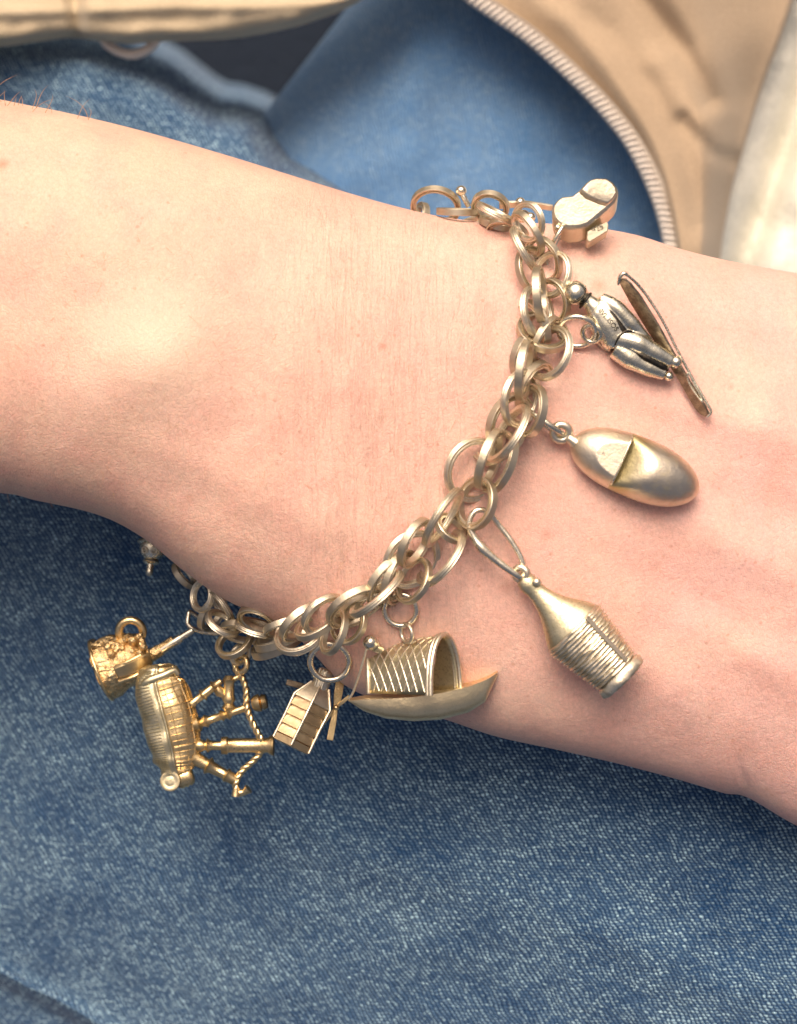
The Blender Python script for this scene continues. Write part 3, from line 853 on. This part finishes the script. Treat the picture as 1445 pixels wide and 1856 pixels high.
sk.tube([V(1118, 630, 2), V(1140, 648, 4), V(1170, 664, 3), V(1205, 678, 1)], [22, 21, 17, 12], n=18)
body_o = sk.build('skier_body', sp, PEWTER, t, smooth=0)
rm = body_o.modifiers.new('remesh', 'REMESH'); rm.mode = 'VOXEL'; rm.voxel_size = 1.7 * sp.k; rm.use_smooth_shade = True
smo = body_o.modifiers.new('smooth', 'SMOOTH'); smo.factor = .5; smo.iterations = 3
gr = MB().tube([V(1089, 553, 24), V(1108, 575, 25), V(1126, 600, 24), V(1142, 612, 19)], [1.5, 6.5, 6.5, 2], n=8, flat=.45, nrm=Vector((0, 0, 1)))
gr.build('sleeve_groove', sp, BLACK, t)
MB().tube([V(1146, 638, 22), V(1170, 650, 20), V(1198, 665, 14), V(1210, 672, 10)], [1.5, 6, 6, 2], n=8, flat=.55, nrm=Vector((0, 0, 1))).build('leg_groove', sp, BLACK, t)
MB().tube([V(1112, 628, 23), V(1120, 612, 27), V(1134, 602, 26), V(1150, 606, 22)], [1.2, 2.4, 2.4, 1.4], n=8).build('waist_groove', sp, BLACK, t)
nk = (V(1076, 556) - V(1052, 538)).normalized(); n2 = Vector((-nk.y, nk.x, 0))
MB().tube([V(1061, 545, 4) + (n2 * math.cos(q) + Vector((0, 0, 1)) * math.sin(q)) * 15.5 for q in [2 * math.pi * i / 20 for i in range(20)]], 2.6, n=8, closed=True, sub=1).build('collar', sp, BLACK, t)
MB().tube([V(1036, 551, 20), V(1046, 548, 26), V(1058, 534, 24), V(1060, 520, 14)], [1, 1.6, 1.6, 1], n=6).build('cap_line', sp, BLACK, t)
text_on('8VL ISOS', sp, 1100, 582, 28.6, 13, -50, BLACK, t, nrm=Vector((-.15, -.1, 1)), extr=1.2)
MB().ball(V(1224, 657, 8), 12, n=16).build('boot', sp, PEWTER, t)
MB().ball(V(1212, 682, 2), 9, n=16).build('boot', sp, PEWTER, t)
SN = Vector((-.75, -.35, .62))
path = [V(1126, 509, 30), V(1134, 520, 22), V(1152, 545, 12), V(1182, 592, 6), V(1212, 641, 2), V(1240, 688, 0), V(1268, 735, 1), V(1282, 752, 3)]
ski = MB().ribbon(path, [15, 25, 30, 30, 25, 22, 24, 12], 5, nrm=SN, sub=6).build('ski', sp, OXID, t, bevel=1)
edge = [V(1127, 499, 32), V(1142, 508, 26), V(1166, 532, 18), V(1198, 580, 14), V(1226, 634, 10), V(1252, 682, 8), V(1278, 728, 9), V(1288, 746, 8), V(1281, 756, 6)]
MB().tube(edge, [2.4, 2.8, 2.8, 2.6, 2.6, 2.6, 2.8, 2.6, 2], n=8).build('ski_edge', sp, PEWTER, ski)
MB().tube([V(1118, 519, 22), V(1121, 506, 28), V(1128, 499, 30), V(1135, 503, 28)], [2, 4, 4, 3], n=8).build('ski_tip', sp, PEWTER, ski)
MB().tube([V(1246, 676, 12), V(1258, 700, 12), V(1270, 722, 12), V(1270, 728, 12), V(1255, 708, 10), V(1246, 690, 10)], 1.8, n=6, closed=True).build('ski_strap', sp, PEWTER, ski)
wire_ring(MB(), 1045, 602, 38, 28, 12, UP, 5, w=14).build('jump_ring', sp, WIRE, t)
wire_ring(MB(), 1071, 606, 21, 17, 30, RT, 4.6, w=14).tube([V(1080, 614, 10), V(1092, 612, 4)], 6).build('eye', sp, PEWTER, t)

# ---- clog
zt = max(surf(1150, 845), surf(1100, 830), surf(1200, 870)) + .0019
sp = Space(zt)
t = charm('clog_charm', 1150, 845, zt, 'smooth rounded wooden-shoe shaped charm with a pointed opening on the back of the hand', 'charm')
A0 = V(1036, 800); ex = V(1266, 893) - A0; LEN = ex.length; ex.normalize(); ey = Vector((-ex.y, ex.x, 0))
def clog_w(x):
    f = x / LEN
    g = abs(2 * f ** .92 - 1)
    return 58 * max(0.0, 1 - g ** 2.5) ** .56 * (0.90 + .14 * f)
def clog_top(x, y):
    w = max(clog_w(x), .5)
    g = abs(2 * (x / LEN) ** 1.02 - 1)
    H = (49 + 5 * smooth01(x / LEN * 1.4)) * max(0.0, 1 - g ** 2.2) ** .6
    q = max(0.0, 1 - (y / w) ** 2)
    z = H * q ** .55
    rx = 95 + y * .04
    if x < rx: z = min(z, 38 + (x - 60) * .03)
    else:
        z2 = 24 + max(0, x - rx) * .62
        k_ = 12.0; h_ = max(0.0, min(1.0, .5 + .5 * (z - z2) / k_))
        z = z * (1 - h_) + z2 * h_ - k_ * h_ * (1 - h_)
        if y * y > .92 * w * w: z = max(0, z)
    return z
NX, NY = 150, 64
rows = []
for i in range(NX + 1):
    x = LEN * (0.5 - 0.5 * math.cos(math.pi * i / NX)); w = max(clog_w(x), .5)
    row = []
    for j in range(NY):
        a = math.pi * j / (NY - 1); y = w * math.cos(a)
        row.append(A0 + ex * x + ey * y + Vector((0, 0, clog_top(x, y))))
    for j in range(1, NY - 1):
        a = math.pi + math.pi * j / (NY - 1); y = w * math.cos(a)
        q = abs(math.sin(a)); hb_ = interp([0, 40, 200, LEN], [4, 26, 26, 3], x)
        row.append(A0 + ex * x + ey * y + Vector((0, 0, -hb_ * q ** .6)))
    rows.append(row)
cm_ = MB(); cm_.grid(rows, close_u=True, cap=True)
co = cm_.build('clog_body', sp, stain_mix(CLOGM, (0.52, 0.45, 0.25)), t, smooth=38)
at_ = co.data.attributes.new('stain', 'FLOAT', 'POINT')      # yellow tarnish in the throat of the shoe
for i, q in enumerate(cm_.v):
    d = q - A0; x = d.dot(ex); y = d.dot(ey); rx = 95 + y * .04
    nz_ = noise.noise(q * .05) * 9
    at_.data[i].value = (1.0 if x > rx - .5 else 0.0) * (1 - smooth01((x - rx - 12 + nz_) / 46)) * (q.z > 0)
MB().tube([A0 + ex * 93.2 + ey * -47 + Vector((0, 0, 27)), A0 + ex * 94 + ey * -30 + Vector((0, 0, 38.6)), A0 + ex * 96 + ey * 30 + Vector((0, 0, 38.6)), A0 + ex * 97 + ey * 47 + Vector((0, 0, 27))], 2.2, n=8).build('ridge', sp, WIRE, t)
wire_ring(MB(), 1017, 784, 22, 21, 0, UP, 7.5, w=6).tube([V(1030, 793, 4), V(1044, 803, 4)], [9, 12]).build('eye', sp, SILVER, t)
jr_ = MB().tube([V(962, 748, 12), V(985, 765, 26), V(1012, 783, 20), V(1020, 788, 6), V(1012, 786, -4), V(985, 768, -4), V(966, 752, 0)], [5, 6, 5, 4.5, 4.5, 4.5, 4.5], n=10, closed=True)
jr_.build('jump_ring', sp, PEWTER, t)
text_on('4', sp, 1090, 822, 39.2, 12, 20, WIRE, t, extr=.4)

# ---- wicker bottle
zt = max(surf(1060, 1140), surf(1100, 1200), surf(980, 1080)) + .0028
sp = Space(zt)
t = charm('bottle_charm', 1040, 1140, zt, 'wine bottle charm in a ribbed basket on the back of the hand', 'charm')
ax = V(1, 1, 0).normalized(); o0 = V(946, 1046, 0)
neck = [(0, 10), (6, 16), (16, 18.5), (24, 18), (30, 16.5), (44, 18), (62, 23), (80, 30), (98, 40), (114, 48.5), (126, 54), (136, 56)]
neck = [(a_, b_ * (1 + .07 * smooth01((a_ - 60) / 60))) for a_, b_ in neck]
MB().lathe(o0, ax, neck, n=36, squash=.72).build('bottle_neck', sp, GREENG, t, smooth=60)
pf = [(127, 53), (129, 60), (134, 62)]
x = 134
while x < 240:
    rr = 63 - (x - 134) / 106 * 16
    pf += [(x + 1.3, rr - 2.2), (x + 3.2, rr + .8), (x + 5.6, rr + .8)]
    x += 7.2
bk = MB().lathe(o0, ax, pf, n=64, squash=.72, wob=2.6)
bk.build('basket', sp, SILVER, t, smooth=60)
MB().lathe(o0, ax, [(238, 40), (243, 43), (247, 49), (253, 51), (260, 50), (264, 46), (264, 20)], n=40, squash=.72, wob=4.0).build('basket_foot', sp, SILVER, t, smooth=60)
e2_ = ax.cross(Vector((0, 0, 1)))
def on_b(tt, q, h=0):
    rr = (63 - (tt - 134) / 106 * 16) + h
    e3 = (Vector((0, 0, 1))); s2 = V(1, -1, 0).normalized()
    return o0 + ax * tt + s2 * rr * math.cos(q) + e3 * rr * .72 * math.sin(q)
MB().ribbon([on_b(130, 1.08, 1.5), on_b(160, 1.08, 1.5), on_b(200, 1.05, 1.5), on_b(238, 1.0, 1.5)], [9, 9, 9, 9], 4, nrm=(on_b(150, 1.08, 5) - on_b(150, 1.08, 0))).build('basket_strap', sp, SILVER, t, bevel=1)
wire_ring(MB(), 944, 1040, 19, 17, 60, UP, 7, w=2).ball(V(972, 1055, 12), 9).build('eye', sp, SILVER, t)
lk = MB().tube([V(884, 928, 8), V(862, 926, 12), V(850, 948, 12), V(858, 972, 12), V(874, 994, 13), V(900, 1016, 12), V(930, 1038, 10), V(944, 1046, 6), V(949, 1034, 0), V(944, 1010, 0), V(925, 978, 0), V(903, 950, 0)],
               [5.5, 5.5, 6, 7, 9.5, 7.5, 6.5, 5.5, 5, 5.5, 5.5, 5.5], n=12, closed=True)
lk.build('long_jump_ring', sp, WIRE, t)

# ---- covered boat
ZB = max(surf(880, 1235, -.02), surf(820, 1230, -.02) - .001) + .0012
print('ZB', ZB)
sp = Space(ZB)
t = charm('boat_charm', 760, 1280, ZB, 'covered sampan boat charm with a woven canopy hanging over the lower wrist edge', 'charm')
du = [632, 660, 700, 750, 800, 850, 880, 902]
dk = [1268, 1264, 1262, 1258, 1251, 1240, 1229, 1217]; kl = [1270, 1289, 1302, 1307, 1304, 1291, 1272, 1224]
rows = []
for i in range(61):
    u = 632 + 270 * i / 60; f = i / 60
    W = 38 * max(.02, math.sin(math.pi * f)) ** .55
    d = interp(du, dk, u); k_ = interp(du, kl, u)
    row = []
    for j in range(17):
        a = math.pi * j / 16
        row.append(V(u, d + (k_ - d) * math.sin(a) ** .8 - (math.cos(a) < 0) * 0 + 2 * math.cos(a), W * math.cos(a)))
    row += [V(u, d + 2 * c_ + 1.5 * (1 - abs(c_)), W * c_) for c_ in (-.85, -.4, 0, .4, .85)]
    rows.append(row)
MB().grid(rows, close_u=True, cap=True).build('hull', sp, HULLM, t, smooth=50)
ca = Vector((1, .04, .74)).normalized(); cup = (Vector((-.02, 1, 0)) - ca * Vector((-.02, 1, 0)).dot(ca)).normalized(); csd = ca.cross(cup)
cs = V(669, 1258, -56)
def can(tt, q, h=0):
    rr = 44 + 8 * tt / 150 + h
    tt = tt - (1 - tt / 172) * csd.x * rr * .84 * math.cos(q) / ca.x      # the closed end is cut square to the hull
    return cs + ca * tt + cup * (rr * 1.95 * .98 * max(0, math.sin(q)) ** .9) + csd * (rr * .84 * math.cos(q))
cn = MB().grid([[can(tt, math.pi * j / 30) for j in range(31)] for tt in [172 * i / 20 for i in range(21)]])
co = cn.build('canopy', sp, GREENG, t, smooth=60)
so = co.modifiers.new('solid', 'SOLIDIFY'); so.thickness = 3.5 * sp.k; so.offset = 0
lt = MB()
for k_ in range(-6, 10):
    for sgn in (1, -1):
        pts = []
        for j in range(33):
            q = .04 + (math.pi - .08) * j / 32; tt = k_ * 21 + sgn * (q - math.pi / 2) * 46
            if 3 < tt < 168: pts.append(can(tt, q, .8))
        if len(pts) > 2: lt.tube(pts, 2.1, n=5, sub=1)
lo = lt.build('weave_strips', sp, SILVER, co, smooth=60)
MB().tube([can(172, math.pi * j / 24, 2) for j in range(25)], 4.6, n=10, sub=1, flat=1.0).build('canopy_rim', sp, SILVER, t)
MB().tube([can(163, math.pi * j / 24, 2) for j in range(25)], 4, n=10, sub=1, flat=1.0).build('canopy_rim', sp, SILVER, t)
MB().tube([can(-1, math.pi * j / 24, 1) for j in range(25)], 4.2, n=10, sub=1).build('canopy_rim', sp, SILVER, t)
MB().ball(V(672, 1163, 22), 14).tube([V(680, 1170, 20), V(690, 1176, 10)], [10, 9]).build('mast_ball', sp, WIRE, t)
MB().tube([V(665, 1174, 22), V(655, 1210, 18), V(641, 1252, 10), V(633, 1266, 6)], 2.2, n=8).build('mast', sp, SILVER, t)
wb_ = (surf(726, 1110) + .0007 - ZB) / sp.k
wire_ring(MB(), 726, 1104, 34, 33, 20, UP, 4.8, w=wb_).build('jump_ring', sp, WIRE, t)
wire_ring(MB(), 737, 1146, 21, 12, 80, RT, 4, w=max(18, wb_ - 4)).build('eye', sp, SILVER, t)

# ---- windmill
ZW = -.013
sp = Space(ZW)
t = charm('windmill_charm', 550, 1300, ZW, 'small faceted windmill charm with thin sails hanging left of the boat', 'charm')
wa = V(525, 1356) - V(582, 1240); wl = wa.length; wa.normalize(); wo = V(582, 1240, 0); wa = (wa + Vector((0, 0, .15))).normalized()
MB().lathe(wo, wa, [(0, 16), (6, 22), (34, 40), (38, 41)], n=6, squash=.8, phase=.5).build('windmill_cap', sp, SILVER, t, smooth=20, bevel=1)
pf = [(38, 37)]
x = 38
while x < 108:
    pf += [(x + .5, 34.8), (x + 7, 38.6), (x + 17.0, 41.4), (x + 17.8, 36.0)]; x += 18.3
pf += [(x + 1, 41), (x + 13, 39), (x + 14, 30)]
MB().lathe(wo, wa, pf, n=6, squash=.8, phase=.5).build('windmill_tower', sp, GOLDW, t, smooth=15)
for q in range(6):
    an = 2 * math.pi * (q + .5) / 6
    e3 = (Vector((0, 0, 1)) - wa * wa.z).normalized(); e2w = wa.cross(e3)
    pp = lambda tt, rr: wo + wa * tt + e2w * rr * math.cos(an) + e3 * rr * .8 * math.sin(an)
    MB().tube([pp(3, 20), pp(36, 41.5), pp(76, 40), pp(122, 40.5)], 2.6, n=6, sub=1).build('corner_post', sp, SILVER, t)
MB().tube([V(578, 1250, 4), V(583, 1236, 4), V(590, 1218, 4), V(592, 1213, 4)], [15, 16, 15, 11], n=16).build('top_eye', sp, SILVER, t)
for q in (-6, 0, 6):
    MB().tube([V(578 + q, 1244 + q * .4, 18), V(588 + q, 1212 + q * .4, 18)], 2.2, n=6).build('eye_rib', sp, SILVER, t)
wire_ring(MB(), 601, 1193, 40, 38, 0, UP, 5.4, w=max(8, (surf(601, 1185) + .0012 - ZW) / sp.k)).build('jump_ring', sp, WIRE, t)
hub = V(609, 1283, -6)
for p1, wd in ((V(598, 1341, 6), 12), (V(563, 1338, -8), 8), (V(617, 1232, -14), 16), (V(634, 1262, -4), 7)):
    MB().ribbon([hub, hub.lerp(p1, .5) + Vector((0, 0, 1)), p1], [wd * .6, wd, wd], 3, nrm=Vector((.25, .1, 1))).build('sail', sp, GOLD, t, bevel=.8)
MB().ribbon([V(560, 1250, -30), V(518, 1238, -24)], [11, 11], 3).build('sail', sp, OXID, t, bevel=.8)
MB().ball(hub, 6).build('sail_hub', sp, GOLD, t)

# ---- bagpipes
ZP = -.024
sp = Space(ZP)
t = charm('bagpipe_charm', 320, 1330, ZP, 'golden bagpipe charm with a chequered bag hanging over the jeans at lower left', 'charm')
cl = [V(291, 1204), V(292, 1215), V(292, 1240), V(304, 1280), V(316, 1330), V(323, 1370), V(325, 1395), V(329, 1408)]
wd = [16, 30, 42, 47, 46, 39, 26, 11]
cs_, ws_ = spline(cl, wd, 8, False)
def bagpt(i, q, h=0):
    t_ = (cs_[min(i + 1, len(cs_) - 1)] - cs_[max(i - 1, 0)]).normalized()
    s_ = Vector((-t_.y, t_.x, 0)); r_ = ws_[i] + h
    r_ *= 1 + .13 * noise.noise(Vector((i * .13, math.cos(q) * 1.3, math.sin(q) * 1.3)))
    return cs_[i] + s_ * r_ * math.cos(q) + Vector((0, 0, r_ * .62 * math.sin(q)))
MB().grid([[bagpt(i, 2 * math.pi * j / 40) for j in range(40)] for i in range(len(cs_))], close_u=True, cap=True).build('bag', sp, GOLD, t, smooth=60)
# the smooth cover on the left half
cv = [[bagpt(i, 1.75 + 1.9 * j / 14, 4 * math.sin(math.pi * j / 14) ** .5 + 3 * noise.noise(Vector((i * .25, j * .5, 2)))) for j in range(15)] for i in range(2, len(cs_) - 3)]
o = MB().grid(cv).build('bag_cover', sp, GREENG, t, smooth=60)
so = o.modifiers.new('solid', 'SOLIDIFY'); so.thickness = 3 * sp.k; so.offset = 1
for k_, i in enumerate(range(6, len(cs_) - 6, 2)):
    MB().tube([bagpt(i, q * .1, .8) for q in range(-2, 17)], .9 if k_ % 3 else 1.9, n=5, sub=1).build('check_rib', sp, GOLD, o)
for q in (.0, .3, .6, 1.0, 1.4):
    MB().tube([bagpt(i, q, .8) for i in range(5, len(cs_) - 4)], 1.1, n=5, sub=1).build('check_rib', sp, GOLD, o)
for i in range(8, len(cs_) - 6):
    MB().tube([bagpt(i, 1.95 + q * .1, 8.2) for q in range(8)], 1.1, n=5, sub=1).build('cover_rib', sp, GREENG, o)
MB().tube([bagpt(i, 1.72, 2.5) for i in range(2, len(cs_) - 3)], 3.0, n=8, sub=1).build('seam_cord', sp, GREENG, t)
MB().tube([V(258, 1244, 12), V(270, 1234, 20), V(284, 1228, 22), V(300, 1222, 22), V(318, 1214, 16), V(324, 1221, 14)], [8, 9, 9, 8, 7, 6], n=10).build('bag_neck_fold', sp, GREENG, t)
MB().lathe(V(312, 1414, 2), (-.1, 0.05, 1), [(0, 14), (3, 18), (12, 19), (17, 18), (18, 13), (16.5, 11), (17.5, 8), (17.5, 1)], n=28).build('end_cap', sp, GREENG, t)
MB().lathe(V(322, 1412, -3), V(1, -.3, 0), [(0, 18), (6, 20), (10, 18), (14, 20), (18, 17.5), (22, 19), (28, 15), (30, 8)], n=28, squash=.8).build('end_ferrule', sp, GOLD, t)
def pipe(p0, p1, prof, name, mat=GOLD):
    d = p1 - p0; Lh = d.length; prof = [(f, 1.36 * q_) for f, q_ in prof]
    MB().lathe(p0, d, [(f * Lh, r_) for f, r_ in prof], n=14, wob=.8).build(name, sp, mat, t, smooth=50)
pipe(V(342, 1280, 4), V(402, 1233, 10), [(0, 6), (.1, 8), (.18, 5), (.4, 5), (.44, 9), (.5, 6), (.75, 5.5), (.78, 9), (.84, 5), (1, 4)], 'drone_pipe')
pipe(V(352, 1314, 4), V(446, 1282, 8), [(0, 10), (.1, 11), (.16, 6), (.24, 9), (.3, 5.5), (.5, 5), (.54, 8), (.6, 5), (.66, 9), (.72, 5), (1, 5)], 'drone_pipe')
pipe(V(356, 1351, 4), V(497, 1350, 8), [(0, 8), (.06, 9), (.12, 6), (.15, 10), (.2, 6), (.32, 6), (.33, 11.5), (.4, 12), (.42, 9.5), (.6, 10), (.92, 10), (.96, 13), (1, 14)], 'drone_pipe')
pipe(V(350, 1372, 2), V(432, 1416, 4), [(0, 11), (.15, 9), (.3, 8), (.34, 13), (.42, 8), (.7, 7), (.74, 10), (.8, 8), (1, 7)], 'chanter')
pipe(V(416, 1224, 8), V(416, 1296, 8), [(0, 5), (.1, 9), (.2, 7), (.5, 7), (.6, 9), (.7, 6), (.8, 10), (.88, 6), (1, 4)], 'blowpipe')
pipe(V(390, 1244, 6), V(416, 1268, 6), [(0, 5), (.4, 8), (.6, 5), (1, 6)], 'blowpipe')
pipe(V(458, 1276, 6), V(484, 1270, 8), [(0, 8), (.2, 11), (.55, 12), (.6, 7), (.7, 11), (1, 9)], 'drone_bell')
cp = [V(428, 1212, 10), V(440, 1228, 10), V(447, 1250, 10), V(448, 1278, 12), V(455, 1300, 14), V(468, 1326, 16), V(477, 1345, 12), V(474, 1362, 4), V(458, 1380, 4), V(440, 1396, 6), V(429, 1416, 8), V(428, 1438, 8)]
cc, _ = spline(cp, [1] * len(cp), 8, False)
for ph in (0, math.pi):
    pts = []
    for i, p in enumerate(cc):
        tt = (cc[min(i + 1, len(cc) - 1)] - cc[max(i - 1, 0)]).normalized(); n1 = Vector((-tt.y, tt.x, 0)).normalized()
        pts.append(p + (n1 * math.cos(i * .8 + ph) + Vector((0, 0, 1)) * math.sin(i * .8 + ph)) * 2.4)
    MB().tube(pts, 4.4, n=8, sub=1).build('twisted_cord', sp, GOLD, t)
MB().tube([V(436, 1436, 8), V(444, 1434, 10), V(452, 1428, 12)], [7, 6, 9], n=12).tube([V(430, 1426, 8), V(428, 1442, 8)], [6, 8], n=12).build('cord_tassel', sp, GOLD, t)
wire_ring(MB(), 438, 1203, 20, 16, 100, RT, 5.5, w=12).tube([V(425, 1210, 8), V(434, 1222, 8), V(430, 1228, 8), V(416, 1232, 8)], 5).build('eye', sp, GOLD, t)
wire_ring(MB(), 438, 1184, 24, 17, 120, L, 5, w=18).build('jump_ring', sp, SILVER, t)

# ---- tankard
ZT = -.029
sp = Space(ZT)
t = charm('tankard_charm', 220, 1200, ZT, 'crusty golden tankard charm with a round handle at far left', 'charm')
ta = V(.93, -.37, 0).normalized() + Vector((0, 0, .12)); to_ = V(184, 1215, 0)
MB().lathe(to_, ta, [(-2, 40), (-1, 52), (1, 56.5), (5, 57), (8, 53), (20, 52), (40, 50), (60, 47), (76, 43), (84, 36), (90, 20)], n=56, squash=.9, wob=9).build('tankard_body', sp, CRUST, t, smooth=60)
MB().tube([to_ + (V(.37, .93, 0) * math.cos(q) + Vector((0, 0, .9)) * math.sin(q)) * 56.5 for q in [2 * math.pi * i / 40 for i in range(40)]], 3.2, n=8, closed=True, sub=1).build('tankard_rim', sp, GOLD, t)
wire_ring(MB(), 241, 1143, 29, 28, 0, UP, 7.5, w=26).tube([V(218, 1155, 24), V(205, 1170, 20)], [7, 8]).build('handle', sp, GOLD, t)
MB().ribbon([V(216, 1216, 44), V(238, 1208, 48), V(262, 1198, 44), V(278, 1190, 34)], [22, 26, 28, 24], 9, nrm=Vector((.1, -.35, 1))).build('band', sp, GOLD, t, bevel=3)
MB().tube([V(214, 1206, 46), V(238, 1196, 54), V(262, 1184, 50)], 3.5, n=8).build('band_bead', sp, GOLD, t)
MB().tube([V(222, 1232, 44), V(250, 1222, 50), V(277, 1207, 42)], 3.5, n=8).build('band_bead', sp, GOLD, t)
cr_ = MB()
for i in range(46):
    a, b = random.uniform(0, 1), random.uniform(-1, 1)
    c = V(205 + a * 62 + b * 6, 1182 - a * 18 + b * 16, 38 + random.uniform(-4, 8))
    cr_.ball(c, random.uniform(4, 9), n=8, m=6)
o = cr_.build('foam_grains', sp, CRUST, t, smooth=70); o['kind'] = 'stuff'
MB().tube([V(268, 1190, 10), V(288, 1180, 14), V(300, 1172, 16), V(318, 1160, 18)], [14, 12, 10, 10], n=12).build('bail', sp, CRUST, t)
MB().tube([V(296, 1177, 18), V(316, 1164, 20), V(330, 1155, 20)], 8.5, n=12).tube([V(326, 1157, 20), V(352, 1141, 22)], [6.5, 6], n=12).build('link_bar', sp, WIRE, t)
MB().tube([V(346, 1108, 16), V(343, 1118, 18), V(343, 1130, 20), V(352, 1138, 20), V(364, 1143, 16), V(384, 1147, 12), V(398, 1146, 10), V(402, 1138, 6), V(380, 1128, 4), V(358, 1116, 8)], 4.2, n=8, closed=True).build('jump_ring', sp, WIRE, t)

# ---- little bell behind the wrist
ZL = -.031
sp = Space(ZL)
t = charm('bell_charm', 275, 1010, ZL, 'dark bell-shaped charm with a beaded finial peeping from beneath the wrist', 'charm')
ba = V(-.12, 1, .25).normalized(); bo = V(279, 984, 0)
MB().lathe(bo, ba, [(-3, 20), (-2, 28), (1, 30), (4, 28), (5, 24), (14, 24), (24, 19), (31, 12), (32, 14), (36, 15), (39, 12), (41, 7), (48, 6), (54, 7), (60, 5), (62, 2)], n=36).build('bell_body', sp, PEWTER, t, smooth=50)
for du_ in (-13, 5, 20):
    q = math.pi / 2 - du_ / 24
    c = bo + ba * 13 + Vector((math.cos(q) * 24, 0, math.sin(q) * 24))
    mb = MB(); nn = Vector((math.cos(q), -.2, math.sin(q))).normalized(); e1 = nn.orthogonal().normalized(); e2b = nn.cross(e1)
    mb.tube([c + (e1 * math.cos(a) + e2b * math.sin(a)) * 5.5 for a in [2 * math.pi * i / 14 for i in range(14)]], 1.8, n=6, closed=True, sub=1)
    mb.ball(c, 2.2, n=8, m=6)
    mb.build('stud', sp, SILVER, t)
MB().tube([V(302, 992, -10), V(322, 1012, -12), V(330, 1022, -14)], [12, 11, 8], n=12).build('bail', sp, OXID, t)
